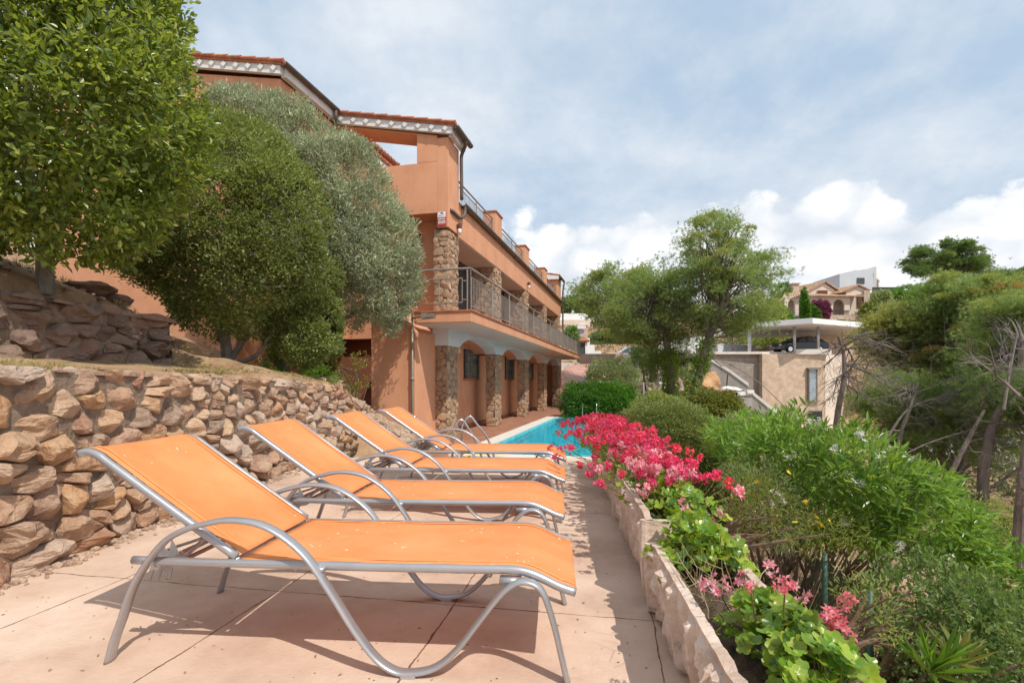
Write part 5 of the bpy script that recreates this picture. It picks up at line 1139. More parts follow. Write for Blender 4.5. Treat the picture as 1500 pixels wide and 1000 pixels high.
# ochre bank
t=[P(862,519,58),P(864,500,60),P(880,496,61),P(900,496.5,61),P(924,501,60),P(930,520,58)]
mb=MB(); n=14; g=[]
for j in range(5):
    for i in range(n+1):
        px=860+70*i/n; py=np.interp(px,[860,866,880,905,925,930],[504,499,496,497,501,504]); py=py+(520-py)*(1-j/4)*1.0
        q=P(px,py,58+j*.6+.3*noise.noise(Vector((i*.6,j*.7,2)))); g.append(q)
i=np.arange(4)[:,None]*(n+1)+np.arange(n)[None]; mb.add(g,np.stack([i,i+1,i+n+2,i+n+1],-1).reshape(-1,4)); o=mb.build('ochre_bank',M['ochre'],smooth=True); o['kind']='structure'
for k,(x0,x1,y0,y1,m,l) in enumerate(((864,880,487,498,'lf_grey','grey green bush at the left end of the ochre bank'),(874,896,486,497,'lf_bush','olive bush on top of the ochre bank, second from the left'),(893,912,486,498,'lf_grey','wide bush in the middle of the ochre bank top'),(910,926,492,501,'lf_bush','low green bush at the right end of the ochre bank'),(922,934,500,508,'lf_grey','small grey bush on the pinkish soil right of the ochre bank'))):
    bush('bank_bush',l,[(x0,y1),(x0+1,(y0+y1)/2),(x0+5,y0+1),((x0+x1)/2,y0),(x1-4,y0+1),(x1,(y0+y1)/2),(x1,y1)],60,1.0,m,180,16,.3,.22,.12,cat='bush',group='bushes on the ochre bank')
# far white building
t=E('far_white_building',P(850,476,74),'low white building far away behind the balcony end','building')
mb=MB(); mb.box(PX(812,74),PX(858,74),74,84,7.4,PZ(459,74)); mb.box(PX(858,76),PX(905,76),76,86,7.4,PZ(461,76)); mb.box(PX(838,75),PX(841,75),75,75.4,9,PZ(455,75)); mb.build('wall',M['white'],t)
mb=MB(); mb.box(PX(812,73.9),PX(906,73.9),73.4,73.95,7.2,PZ(469,74)); mb.build('terrace_band',M['cream'],t)
mb=MB()
for a,b in((880,888),(868,874)): mb.box(PX(a,75.9),PX(b,75.9),75.94,75.98,8.6,9.4)
mb.build('window',M['glass'],t)
mb=MB(); stones(mb,8.4,1.5,lambda u,v,d:(PX(812,70)+u,70-d,6.9+v),.6,.4,gap=.02,bulge=.12,detail=1,rnd=random.Random(4)); tag(mb.build('rubble_wall',M['pstone']),'pinkish rubble wall below the far white building','stone wall')
# cars
def car(name,label,loc,rz,body,scale=1,van=False,cat='car'):
    t=E(name,loc,label,cat,rz=rz); L=4.5; Wd=.9
    if van: lower=[(0,.35),(.05,.75),(.25,.98),(1.05,1.12),(4.3,1.15),(4.48,.95),(4.5,.35)]; top=[(1.0,1.12),(1.75,1.66),(2.2,1.74),(4.0,1.72),(4.36,1.15)]
    else: lower=[(0,.30),(.04,.62),(.3,.80),(1.2,.93),(4.1,1.00),(4.42,.92),(4.48,.60),(4.45,.30)]; top=[(1.15,.93),(1.95,1.36),(2.6,1.45),(3.5,1.40),(4.25,.98)]
    s=scale; b=MB()
    def loft(poly,ws,zr,f): 
        n=len(poly); v=[]
        for sg in(-1,1):
            for x,z in poly: w=ws if z<zr else ws*.80; v.append((x*s,sg*w*s,z*s))
        b2=f; b2.add(v,[tuple(range(n)),tuple(range(n,2*n))[::-1]]+[((i+1)%n,i,n+i,n+(i+1)%n) for i in range(n)])
    loft(lower,Wd,9,b); loft(top,Wd*.97,1.2,b)
    bo=b.build('body',M[body],t,local=True,auto=.05*s)
    g=MB()                                            # glasshouse: side panes, screen and rear screen
    cx=sum(p[0] for p in top)/len(top); cz=sum(p[1] for p in top)/len(top)
    for sg in(-1,1):
        for a,bb in((.06,.36),(.39,.66),(.69,.93)):
            lo=top[0]; hi=top[-1]; x0=lo[0]+(hi[0]-lo[0])*a+.15; x1=lo[0]+(hi[0]-lo[0])*bb; zt=lambda x: np.interp(x,[p[0] for p in top],[p[1] for p in top])-.09
            zb=lo[1]+.05; yb=Wd*.975*s+.004; yt=Wd*.82*s+.012
            g.add([(x0*s,sg*yb,zb*s),(x1*s,sg*yb,zb*s),(x1*s,sg*yt,max(zt(x1),zb+.05)*s),(x0*s,sg*yt,max(zt(x0),zb+.05)*s)],[(0,1,2,3)])
    for i,j in((0,1),(len(top)-1,len(top)-2)):
        p,q=top[i],top[j]; o=-.02 if i==0 else .02
        g.add([((p[0]+o+(q[0]-p[0])*.12)*s,-Wd*.82*s,(p[1]+(q[1]-p[1])*.12+.02)*s),((p[0]+o+(q[0]-p[0])*.12)*s,Wd*.82*s,(p[1]+(q[1]-p[1])*.12+.02)*s),((p[0]+o+(q[0]-p[0])*.88)*s,Wd*.72*s,(p[1]+(q[1]-p[1])*.88+.02)*s),((p[0]+o+(q[0]-p[0])*.88)*s,-Wd*.72*s,(p[1]+(q[1]-p[1])*.88+.02)*s)],[(0,1,2,3)])
    g.build('windows',M['carglass'],t,local=True)
    for x in(.85,3.6):
        for sg in(-1,1):
            w=MB(); w.tube([(x*s,sg*(Wd-.2)*s,.33*s),(x*s,sg*(Wd+.01)*s,.33*s)],.33*s,18); wo_=w.build('wheel',M['tyre'],t,local=True)
            w=MB(); w.tube([(x*s,sg*(Wd)*s,.33*s),(x*s,sg*(Wd+.02)*s,.33*s)],.2*s,12); w.build('rim',M['steel'],wo_,local=True)
    for sg in(-1,1):
        m=MB(); m.blob((.12*s,sg*.65*s,.66*s),(.10*s,.2*s,.09*s),1,2,0); m.build('headlight',M['white'],t,local=True)
        m=MB(); m.blob((4.42*s,sg*.68*s,.86*s),(.06*s,.18*s,.07*s),1,2,0); m.build('tail_light',M['lampred'],t,local=True)
        m=MB(); m.blob((1.45*s,sg*1.0*s,1.0*s if not van else 1.2*s),(.08*s,.12*s,.08*s),1,2,0); m.build('wing_mirror',M[body],t,local=True)
    return t
car('silver_van','silver people carrier parked behind the board gate',(PX(884,50),49.5,PZ(519,50)-1.08),math.radians(-6),'silver',1.0,True)
# pine grove in the middle
def ivy(t,pts,r,n,mat='lf_ivy'):
    p=cr(pts,12); i=R.integers(0,len(p),n); a=nrm(R.normal(size=(n,3))); c=p[i]+a*r*R.uniform(.55,1.15,(n,1))*np.array([1,1,.8]); f=MB(); leaves(f,c,a+np.array([0,0,-.2]),R.uniform(.09,.17,n),R.uniform(.07,.13,n),.1); f.build('ivy',M[mat],t)
B1=P(985,592,26)
t=pine('leaning_pine','tall leaning pine with an ivy covered trunk and pale bare twigs',P(1002,615,25),[P(1022,560,25),P(1040,490,25),P(1060,430,25),P(1052,380,25)],25,
 [(994,372),(1000,345),(1020,325),(1045,320),(1075,330),(1095,350),(1105,378),(1125,368),(1148,398),(1140,430),(1130,460),(1112,482),(1090,492),(1060,490),(1040,480),(1010,470),(1000,430),(1005,400)],2.3,10500,k=12,L=.15,W=.012,rc=.40,npad=150,r0=.25,bare=9,extra=[('ndl_y',.3)])
ivy(t,[P(1000,615,25),P(1012,575,25),P(1026,535,25),P(1036,498,25)],.36,1700)
t=pine('ivy_pine','upright pine with a thick ivy covered trunk left of the leaning pine',P(983,592,27),[P(982,540,27),P(975,490,27),P(968,440,27),P(965,410,27)],27,
 [(900,420),(925,400),(950,388),(985,380),(1010,390),(1025,430),(1035,470),(1030,498),(1010,505),(985,505),(960,505),(930,500),(900,490),(880,460)],2.4,10500,k=12,L=.15,W=.012,rc=.42,npad=160,r0=.24,bare=10,extra=[('ndl_y',.35)])
ivy(t,[P(983,592,27),P(982,560,27),P(982,530,27),P(978,515,27)],.36,1500)
t=pine('shadowy_pine','dark spreading pine at the left of the grove, reaching over the ochre bank',P(958,560,32),[P(958,530,32),P(955,490,32),P(925,450,32)],32,
 [(848,445),(852,418),(870,402),(890,392),(905,400),(920,405),(950,410),(970,440),(975,490),(950,510),(915,498),(880,480),(862,470)],2.6,9500,k=12,L=.17,W=.014,rc=.50,npad=130,r0=.30,bare=7,extra=[('ndl_y',.3)])
pine('young_pine','young soft pine low between the two ivy trunks',P(970,600,28),[P(972,560,28),P(980,520,28)],28,[(945,520),(985,505),(1003,520),(995,550),(970,562),(948,560),(938,545)],1.2,2200,k=11,L=.16,W=.012,rc=.45,npad=30,r0=.08)
bush('dark_conifer','dark little conifer bush beside the concrete wall',[(922,552),(925,525),(930,508),(940,503),(950,515),(948,535),(940,552)],40,1.0,'ndl_d',260,16,.25,.25,.05)
bush('undergrowth_bush','yellow green ivy undergrowth between the two pine trunks',[(1000,612),(1010,583),(1030,576),(1055,576),(1072,586),(1090,602),(1100,618),(1080,625),(1030,625)],24,1.2,'lf_yg',1000,16,.25,.12,.08)
bush('undergrowth_bush','pale green low bush behind the rounded bush, left of the ivy trunk',[(925,600),(940,585),(965,575),(985,585),(1000,605),(990,620),(940,622)],20,1.0,'lf_bush',600,16,.2,.10,.05)
bush('undergrowth_bush','low green bush in front of the oleander flowers, right of the ivy trunk',[(1035,640),(1060,612),(1100,606),(1140,612),(1165,628),(1150,650),(1080,655)],15,1.0,'lf_grey',500,16,.16,.10,.035)
bush('undergrowth_bush','dry thin bush above the construction hollow',[(998,560),(1000,540),(1010,532),(1020,545),(1015,560)],37,.8,'lf_grey',120,10,.3,.12,.05)
mb=MB(); mb.tube([P(944,600,22),P(942,560,22)],.05,6); 
tag(mb.build('fence_post',M['greywall']),'slim grey post beside the dark hedge','post')
mb=MB(); mb.tube([P(946,572,30),P(940,530,30)],.05,6); tag(mb.build('fence_post',M['fgreen']),'green fence post leaning beside the excavated bank','post')
# excavated bank, rubble and the workman
mb=MB(); r2=random.Random(3)
mb.blob(P(965,560,37),(2.0,1.6,1.4),5,4,.35,5,1.6); tag(mb.build('earth_mound',M['mortarlt']),'grey brown excavated earth bank behind the ivy trunks','earth mound')
mb=MB(); mb.blob(P(1040,558,41),(1.9,1.5,.95),9,4,.3,5,1.6); tag(mb.build('earth_mound',M['sand']),'orange sand heap under the grey retaining wall','sand heap')
RB=[(955,566,33,.5),(968,574,32,.6),(945,572,31,.4),(1001,572,33,.4),(1040,573,34,.35),(1058,571,35,.3),(1070,570,36,.4),(985,566,34,.35),(1030,575,33,.35),(960,580,29,.5)]
RT=['pale rock left of the thick ivy trunk','largest brown rock between fence post and ivy trunk','small rock near the green fence post','rock just right of the thick ivy trunk','rock right of the leaning ivy trunk','small rock below the sand heap','whitish rock near the white stair parapet','rock hidden behind the thick ivy trunk','little rock beside the leaning ivy trunk foot','lowest brown rock above the undergrowth']
for (x,y,d,r),l in zip(RB,RT): mb=MB(); mb.blob(P(x,y,d),(r,r*.8,r*.6),r2.randrange(50),2,.3,6,1.7); tag(mb.build('boulder',M['rock']),l,'rock','boulders around the building site')
mb=MB(); mb.blob(P(1070,570,36),(.8,.6,.2),12,3,.5,9,3); tag(mb.build('white_sack',M['white']),'crumpled white tarpaulin below the stair parapet','tarpaulin')
mb=MB(); mb.blob(P(968,562,34.5),(.45,.4,.22),14,3,.4,4,2); tag(mb.build('white_sack',M['white']),'small white sack by the earth bank','sack')
def person(loc,h,label):
    s=h/1.75; t=E('person',loc,label,'person')
    J=[((0,0,.95),.15),((0,0,1.15),.135),((0,0,1.38),.16),((0,0,1.50),.06),((0,-.01,1.56),.055),((0,-.02,1.66),.095),((0,-.02,1.72),.075),((-.17,0,1.42),.065),((-.25,-.02,1.18),.045),((-.20,-.16,.98),.034),((-.19,-.20,.92),.03),((.17,0,1.42),.065),((.25,-.02,1.18),.045),((.22,-.15,.98),.034),((.21,-.20,.92),.03),((-.10,0,.88),.10),((-.11,-.05,.50),.065),((-.11,.0,.08),.04),((-.11,-.14,.03),.035),((.10,0,.88),.10),((.12,.03,.50),.065),((.12,.06,.08),.04),((.12,-.08,.03),.035)]
    ed=[(0,1),(1,2),(2,3),(3,4),(4,5),(5,6),(2,7),(7,8),(8,9),(9,10),(2,11),(11,12),(12,13),(13,14),(0,15),(15,16),(16,17),(17,18),(0,19),(19,20),(20,21),(21,22)]
    def sk(name,J,ed,m,par,root=0):
        me=bpy.data.meshes.new(name); me.from_pydata([tuple(c*s for c in j[0]) for j in J],ed,[]); o=bpy.data.objects.new(name,me); COL.objects.link(o); o.parent=par; me.materials.append(M[m])
        md=o.modifiers.new('skin','SKIN'); 
        if not me.skin_vertices: me.attributes.new if False else None
        for v_,j in zip(me.skin_vertices[0].data,J): v_.radius=(j[1]*s,j[1]*s)
        me.skin_vertices[0].data[root].use_root=True
        sb=o.modifiers.new('s','SUBSURF'); sb.levels=sb.render_levels=2; return o
    import bmesh
    # skin layer needs creating through the modifier operator-free path
    def mk(name,J,ed,m,par):
        bm=bmesh.new(); lay=bm.verts.layers.skin.verify(); vs=[]
        for k,(c,r) in enumerate(J):
            v_=bm.verts.new(tuple(q*s for q in c)); v_[lay].radius=(r*s,r*s); v_[lay].use_root=(k==0); vs.append(v_)
        for a,b in ed: bm.edges.new((vs[a],vs[b]))
        me=bpy.data.meshes.new(name); bm.to_mesh(me); bm.free(); me.materials.append(M[m]); o=bpy.data.objects.new(name,me); COL.objects.link(o); o.parent=par
        o.modifiers.new('skin','SKIN').use_smooth_shade=True; sb=o.modifiers.new('sub','SUBSURF'); sb.levels=sb.render_levels=2; return o
    mk('body',J,ed,'skin',t)
    mk('shorts',[((0,0,.98),.165),((0,0,.90),.17),((-.10,0,.82),.125),((-.115,-.03,.58),.105),((.10,0,.82),.125),((.12,.02,.58),.105)],[(0,1),(1,2),(2,3),(1,4),(4,5)],'bluecloth',t)
    hb=MB(); hb.blob((0,.01*s,1.72*s),(.095*s,.105*s,.09*s),2,2,.05); hb.build('hair',M['darkhair'],t,local=True,smooth=True); return t
person((PX(1013,40),40,PZ(564,40)-.05),1.72,'shirtless man in blue shorts standing on the building site between the ivy trunks')
mb=MB(); mb.tube([P(1066,548,38),P(1065,560,38),P(1064,572,38)],.05,6); tag(mb.build('wooden_stake',M['brownwood']),'thin wooden stake beside the white tarpaulin','stake')
# grey retaining wall and white stair parapet of the neighbour
t=E('stair_parapet',P(1100,590,36),'white parapet descending beside the neighbour stairs','wall')
def slabwall(mb,pts,th,h=6.5):
    for (a,b) in zip(pts,pts[1:]):
        (x0,y0,z0),(x1,y1,z1)=a,b; mb.add([(x0,y0,z0),(x1,y1,z1),(x1,y1,z1-h),(x0,y0,z0-h),(x0,y0+th,z0),(x1,y1+th,z1),(x1,y1+th,z1-h),(x0,y0+th,z0-h)],[(0,3,2,1),(4,5,6,7),(0,1,5,4),(3,7,6,2),(0,4,7,3),(1,2,6,5)])
P1=[P(1041,525,40.5),P(1070,543,40),P(1096,562,39.5)]; P3=[P(1080,575,38.5),P(1102,574,38.5),P(1152,614,37.8),P(1170,628,37.5)]
mb=MB(); slabwall(mb,P1,.25); slabwall(mb,P3,.25); mb.build('wall',M['greywall'],t)
mb=MB(); slabwall(mb,[(x,y-.08,z+.05) for x,y,z in P1],.42,.24); slabwall(mb,[(x,y-.08,z+.05) for x,y,z in P3],.42,.26); mb.box(PX(1094,38.4),PX(1104,38.4),38.3,38.8,PZ(576,38.4),PZ(571,38.4)); mb.build('coping',M['white'],t)
# beige brick neighbour with carport
D=43.0; HB=tag(E('brick_house',P(1150,600,D),'beige brick house with a flat carport roof on steel posts','house'),None)
def bx_(mb,px0,px1,py0,py1,d0,d1): mb.box(PX(px0,D),PX(px1,D),d0,d1,PZ(py1,D),PZ(py0,D))
mb=MB(); z0=-4.5; zt=PZ(518.5,D); xa,xb,xc=PX(1115,D),PX(1208.5,D),PX(1245,D)
mb.prism([(xa,D-.2),(xb,D),(xc,D+4.5),(xc,D+14),(xa,D+14)],2,z0,zt); mb.build('wall',M['brick'],HB)
mb=MB(); mb.prism([(xb+.01,D-.01),(xc+2.6,D+4.4),(xc+2.6,D+4.6),(xb+.01,D+.15)],2,z0,zt+.01); mb.build('side_wall',M['cream'],HB)
mb=MB(); mb.box(PX(1040,D),xa-.01,D+.4,D+.8,z0,PZ(515.5,D)); mb.build('board_wall',M['boardconc'],HB)
mb=MB(); mb.prism([(PX(1040,D)-.05,D+.2),(xa+.05,D-.1),(xc+2,D+4),(xc+2,D+14),(PX(1040,D),D+12)],2,zt+.001,PZ(514.8,D)); mb.box(PX(1163,D),PX(1215,D),D-.3,D-.1,PZ(519,D),PZ(511.5,D)); mb.build('deck_slab',M['soffit'],HB)
zr=PZ(478,D); mb=MB(); mb.prism([(PX(1107,D),D+1.0),(PX(1168,D),D-2.2),(PX(1255,D)+1.2,D+1.0),(PX(1270,D)+5,D+9),(PX(1107,D),D+12)],2,zr,zr+.42); mb.build('carport_roof',M['white'],HB,auto=.02)
mb=MB(); mb.prism([(PX(1107,D)+.1,D+1.05),(PX(1168,D),D-2.05),(PX(1255,D)+1.0,D+1.0),(PX(1270,D)+4.8,D+8.9),(PX(1107,D)+.1,D+11.9)],2,zr-.03,zr-.004); mb.build('carport_ceiling',M['soffit'],HB)
for px,y in((1107.5,D+1.3),(1109.5,D+1.3),(1162,D-.2),(1198.5,D+.0),(1140,D+7.5),(1234,D+3.5)):
    mb=MB(); mb.tube([(PX(px,D),y,PZ(515,D)),(PX(px,D),y,zr)],.10 if px<1200 else .07,10); mb.build('post',M['steelpost'],HB,smooth=True)
mb=MB(); mb.box(PX(1166,D+8),PX(1250,D+8),D+8,D+8.3,PZ(515,D),zr-.04); mb.build('back_wall',M['brick'],HB)
mb=MB(); mb.box(PX(1166,D+7.9),PX(1182,D+7.9),D+7.85,D+7.99,PZ(505,D),PZ(497,D)); mb.build('garage_door',M['rooftile'],HB)
mb=MB(); mb.box(PX(1184.5,D-.2),PX(1196,D-.2),D-.26,D-.14,PZ(586,D),PZ(541,D)); w_=mb.build('window',M['glasslt'],HB); mb=MB(); mb.box(PX(1182,D-.2),PX(1200,D-.2),D-.45,D-.1,PZ(541,D),PZ(538.5,D)); mb.box(PX(1184,D-.2),PX(1185.5,D-.2),D-.3,D-.1,PZ(586,D),PZ(541,D)); mb.box(PX(1195,D-.2),PX(1197,D-.2),D-.3,D-.1,PZ(586,D),PZ(541,D)); mb.box(PX(1184,D-.2),PX(1201,D-.2),D-.3,D-.1,PZ(588,D),PZ(586,D)); mb.build('frame',M['greybark'],w_)
mb=MB(); mb.box(PX(1185.5,D-.2),PX(1204,D-.2),D-.24,D-.14,PZ(616,D),PZ(602,D)); w_=mb.build('window',M['glass'],HB); mb=MB(); mb.box(PX(1184.5,D-.2),PX(1205,D-.2),D-.28,D-.2,PZ(602,D),PZ(600.5,D)); mb.build('frame',M['greybark'],w_)
mb=MB(); mb.tube([P(1040,518,42.6),P(1090,545,42.6),P(1115,562,41),P(1165,610,37)],.03,6); mb.build('handrail',M['greybark'],HB,smooth=True)
car('dark_car','dark hatchback parked under the flat carport roof',(PX(1131,D+3),D+2.6,PZ(515,D)),math.radians(8),'darkpaint',1.0)
t=wallbox('slatted_fence','long white slatted fence left of the carport',1052,1107,503,515,47,.1,'whiteslat','fence',d1=50,zb=1.2)
for px in(1073,1105):
    mb=MB(); mb.tube([P(px,520,46.8),P(px,478 if px==1073 else 500,46.8)],.06,6); mb.build('post',M['greybark'],t)
wallbox('white_boundary_wall','white boundary wall seen through the pine grove',955,1050,492,518,54,.3,'white')
bush('hedge','green hedge behind the white slatted fence under the carport roof',[(1095,500),(1100,494),(1130,490),(1165,492),(1168,506),(1100,506)],56,1.0,'lf_bush',300,16,.35,.25,.12,cat='hedge')
# villa on the hill
D=75.0; V=E('arcaded_villa',P(1205,470,D),'cream villa with round arches and a pale tiled roof on the hill','villa')
X_=lambda p:PX(p,D); Z_=lambda y:PZ(y,D)
def vb(mb,p0,p1,y0,y1,d0,d1): mb.box(X_(p0),X_(p1),D+d0,D+d1,Z_(y1),Z_(y0))
mb=MB(); vb(mb,1150,1262,434,470,2.2,9); vb(mb,1142,1152,446,470,1.5,6)
# arcade wall with arch openings cut as strips
for a,b in((1149,1154),(1165,1170),(1199,1204),(1216,1220.5),(1237,1245),(1182,1187)): vb(mb,a,b,434,462,0,.35)
for a,b in((1154,1165),(1187,1199),(1204,1216),(1220.5,1237),(1170,1182)):
    n=10; ra=(b-a)/2
    for i in range(n):
        u0=-1+2*i/n; u1=-1+2*(i+1)/n; y0=447-8.5*math.sqrt(max(0,1-u0*u0)); y1=447-8.5*math.sqrt(max(0,1-u1*u1)); m=(a+b)/2
        mb.add([(X_(m+ra*u0),D+yy,Z_(z)) for yy in(0,.35) for z,u0_ in((434,0),)]*0+[(X_(m+ra*u0),D,Z_(434)),(X_(m+ra*u1),D,Z_(434)),(X_(m+ra*u1),D,Z_(y1)),(X_(m+ra*u0),D,Z_(y0)),(X_(m+ra*u0),D+.35,Z_(434)),(X_(m+ra*u1),D+.35,Z_(434)),(X_(m+ra*u1),D+.35,Z_(y1)),(X_(m+ra*u0),D+.35,Z_(y0))],[(0,3,2,1),(4,5,6,7),(3,7,6,2),(0,1,5,4)])
mb.prism([(X_(1186),Z_(430)),(X_(1250),Z_(430)),(X_(1250),Z_(425)),(X_(1225),Z_(408.5)),(X_(1186),Z_(424))],1,D+3,D+9)
mb.prism([(X_(1246),Z_(462)),(X_(1277),Z_(455)),(X_(1277),Z_(423)),(X_(1262),Z_(417)),(X_(1246),Z_(424))],1,D+1,D+9)
mb.build('wall',M['cream'],V)
mb=MB(); vb(mb,1205,1262,461.5,476,-.3,3); mb.box(X_(1270),X_(1278.5),D+.6,D+8,Z_(456),Z_(424)); mb.build('stone_base',M['vstone'],V)
def vroof(pts,name='roof'):
    a,b,c,d=[np.array(q) for q in pts]; mb=MB(); n=int(max(4,np.linalg.norm(b-a)/.28))
    mb.add([tuple(a),tuple(b),tuple(c),tuple(d)],[(0,1,2,3)])
    for i in range(n+1):
        t_=i/n; mb.tube([tuple(a+(b-a)*t_+np.array([0,0,.03])),tuple(d+(c-d)*t_+np.array([0,0,.03]))],.10,6)
    return mb.build(name,M['paletile'],V)
q=lambda px,py,o:(X_(px),D+o,Z_(py))
vroof([q(1168,434,-.7),q(1261,435,-.7),q(1254,428,2.8),q(1184,426,2.8)]); vroof([q(1147,441,.6),q(1168,434,-.7),q(1184,424,3),q(1172,422,4)])
vroof([q(1186,428,2.6),q(1226,407,2.6),q(1216,404,9),q(1172,426,9)]); vroof([q(1226,407,2.6),q(1252,424,2.6),q(1262,420,9),q(1218,404,9)])
vroof([q(1237,427,.6),q(1263,416,.6),q(1254,414,7),q(1232,424,7)]); vroof([q(1263,416,.6),q(1280,424,.6),q(1276,421,7),q(1262,413,7)])
mb=MB(); vb(mb,1178,1187.5,410,430,3,4.2); vb(mb,1176.5,1189,408.8,410.2,2.8,4.4); c_=mb.build('chimney',M['vstone'],V); 
for a,b,c,d_,o in((1215,1229.5,420.5,429,2.9),(1262,1271,430,448,.9),(1223,1232,446,461,2.1),(1160,1165,450,461,2.1),(1210,1216,468,474,-.35),(1225,1235,468,474,-.35)):
    mb=MB(); vb(mb,a,b,c,d_,o-.1,o); w_=mb.build('window',M['brownwood'],V); mb=MB(); vb(mb,a-.8,b+.8,c-.7,c,o-.18,o); mb.build('lintel',M['cream'],w_)
mb=MB(); 
for px in range(1205,1245,2): mb.tube([q(px,462,-.1),q(px,455,-.1)],.03,4)
mb.tube([q(1204,455,-.1),q(1244,455,-.1)],.04,5); mb.build('railing',M['dark'],V)
mb=MB(); mb.box(X_(1152),X_(1163),D-2.6,D-1.2,Z_(466),Z_(464.6)); mb.add([q(1157,465,-2.6),q(1163,459,-2.3),q(1163,459,-1.5),q(1157,465,-1.5)],[(0,1,2,3)]); mb.tube([q(1153,470,-2),q(1153,465,-2)],.05,5); mb.tube([q(1162,470,-2),q(1162,465,-2)],.05,5); tag(mb.build('terrace_chair',M['canvas']),'pale blue reclining chair on the terrace of the cream villa','chair')
# white modern house
D=112.0; V2=E('modern_white_house',P(1280,425,D),'white flat roofed modern house on top of the hill','house'); mb=MB()
mb.prism([(X_(1230),Z_(401)),(X_(1279.5),Z_(392)),(X_(1279.5),Z_(424)),(X_(1230),Z_(424))],1,D,D+10); mb.prism([(X_(1240),Z_(398)),(X_(1262),Z_(392)),(X_(1266),Z_(392.5)),(X_(1266),Z_(395)),(X_(1240),Z_(400))],1,D+2,D+6)
mb.build('wall',M['whitegrey'],V2)
mb=MB(); mb.prism([(X_(1279.6),D),(X_(1282.5),D-.3),(X_(1282.5),D+10),(X_(1279.6),D+10)],2,Z_(424),Z_(391)); mb.prism([(X_(1280),D-.2),(X_(1313),D+5),(X_(1313),D+9),(X_(1280),D+4)],2,Z_(405),Z_(399)); mb.prism([(X_(1311),D+5),(X_(1313.5),D+5),(X_(1313.5),D+7),(X_(1311),D+7)],2,Z_(422),Z_(399)); mb.prism([(X_(1283),D+2.5),(X_(1320),D+6),(X_(1320),D+10),(X_(1283),D+10)],2,Z_(426),Z_(418)); mb.prism([(X_(1283),D+6),(X_(1312),D+9),(X_(1312),D+11),(X_(1283),D+11)],2,Z_(422),Z_(400)); mb.build('terrace_frame',M['white'],V2)
for a,b,c,d_,o in((1255,1266,407,415.5,-.12),(1284,1288.5,406.5,413,5.6),(1290,1297,407.5,413,6.2),(1300,1306,409,415.5,7.2)):
    mb=MB(); vb(mb,a,b,c,d_,o,o+.1); mb.build('window',M['shutter'] if a<1270 else M['glass'],V2)
mb=MB(); 
for i in range(8): px=1285+i*3.6; mb.tube([(X_(px),D+.8+i*.6,Z_(400)),(X_(px),D+.8+i*.6,Z_(397))],.06,4)
mb.build('roof_posts',M['dark'],V2)
wallbox('dark_screen_wall','dark screen wall below the white modern house',1279,1318,420.5,428,108,.3,'dark')
# vegetation on the hill
def hb(name,l,poly,d,T,mat,n,rc,L,W_,cat='bush',**k): return bush(name,l,poly,d,T,mat,n,15,rc,L,W_,cat,**k)
hb('cypress','narrow dark green cypress in front of the cream villa',[(1175,470),(1175,450),(1176,432),(1178,421),(1180,432),(1184,450),(1185,470)],70,.6,'lf_hedge',420,.14,.28,.12,cat='cypress tree')
hb('bougainvillea','purple bougainvillea climbing the villa arches beside the cypress',[(1186,470),(1188,455),(1192,446),(1200,441),(1210,444),(1214,455),(1213,466),(1200,472)],71.5,.8,'fl_bou',420,.28,.25,.18,cat='climbing plant')
hb('garden_shrub','dark green shrub between cypress and bougainvillea',[(1186,470),(1187,452),(1192,448),(1198,455),(1200,468)],71,.6,'lf_hedge',160,.28,.25,.15)
hb('cypress','small distant cypress on the skyline left of the umbrella pine',[(1357,425),(1358,418),(1359,413),(1361,418),(1362,428)],95,.5,'lf_hedge',130,.25,.35,.15,cat='cypress tree')
hill=[((1278,1300,428,446),'round olive bush right of the villa','lf_grey',88),((1300,1330,424,452),'dark bush on the slope below the dark screen wall','lf_hedge',90),((1326,1346,430,447),'yellow green bush in the middle of the hilltop','lf_bright',88),((1334,1366,422,440),'dark green bush below the small cypress','lf_hedge',92),((1345,1375,436,456),'green bush at the foot of the umbrella pine, left side','lf_bush',80),((1268,1290,444,462),'pale bush directly right of the villa wall','lf_bush',74),((1284,1312,444,466),'olive bush above the yellow pine tops','lf_grey',72),((1310,1345,446,470),'wide bush above the yellow pine tops','lf_bush',72)]
for (x0,x1,y0,y1),l,m,d in hill: hb('hill_bush',l,[(x0,y1),(x0,(y0+y1)/2),(x0+(x1-x0)*.25,y0+1),((x0+x1)/2,y0),(x1-(x1-x0)*.2,y0+2),(x1,(y0+y1)/2),(x1,y1)],d,1.6,m,230,.5,.4,.2,group='bushes on the hillside')
for (x0,x1,y0,y1),l,m,d in [((1085,1150,440,505),'green bushes behind the leaning pine below the villa','lf_bush',60),((1120,1152,452,478),'shrubs on the left of the villa terrace','lf_hedge',66),((820,850,434,462),'distant dark trees beyond the house end','ndl_d',110),((845,880,440,466),'distant trees left of the pine grove','ndl_d',115),((880,960,440,480),'distant trees hidden behind the pine grove','ndl_d',100),((1145,1160,430,446),'small dark tree at the left roof edge of the villa','lf_hedge',82)]:
    hb('far_trees',l,[(x0,y1),(x0,(y0+y1)/2),(x0+(x1-x0)*.25,y0+1),((x0+x1)/2,y0),(x1-(x1-x0)*.2,y0+2),(x1,(y0+y1)/2),(x1,y1)],d,1.8,m,300,.6,.45,.22,cat='tree')
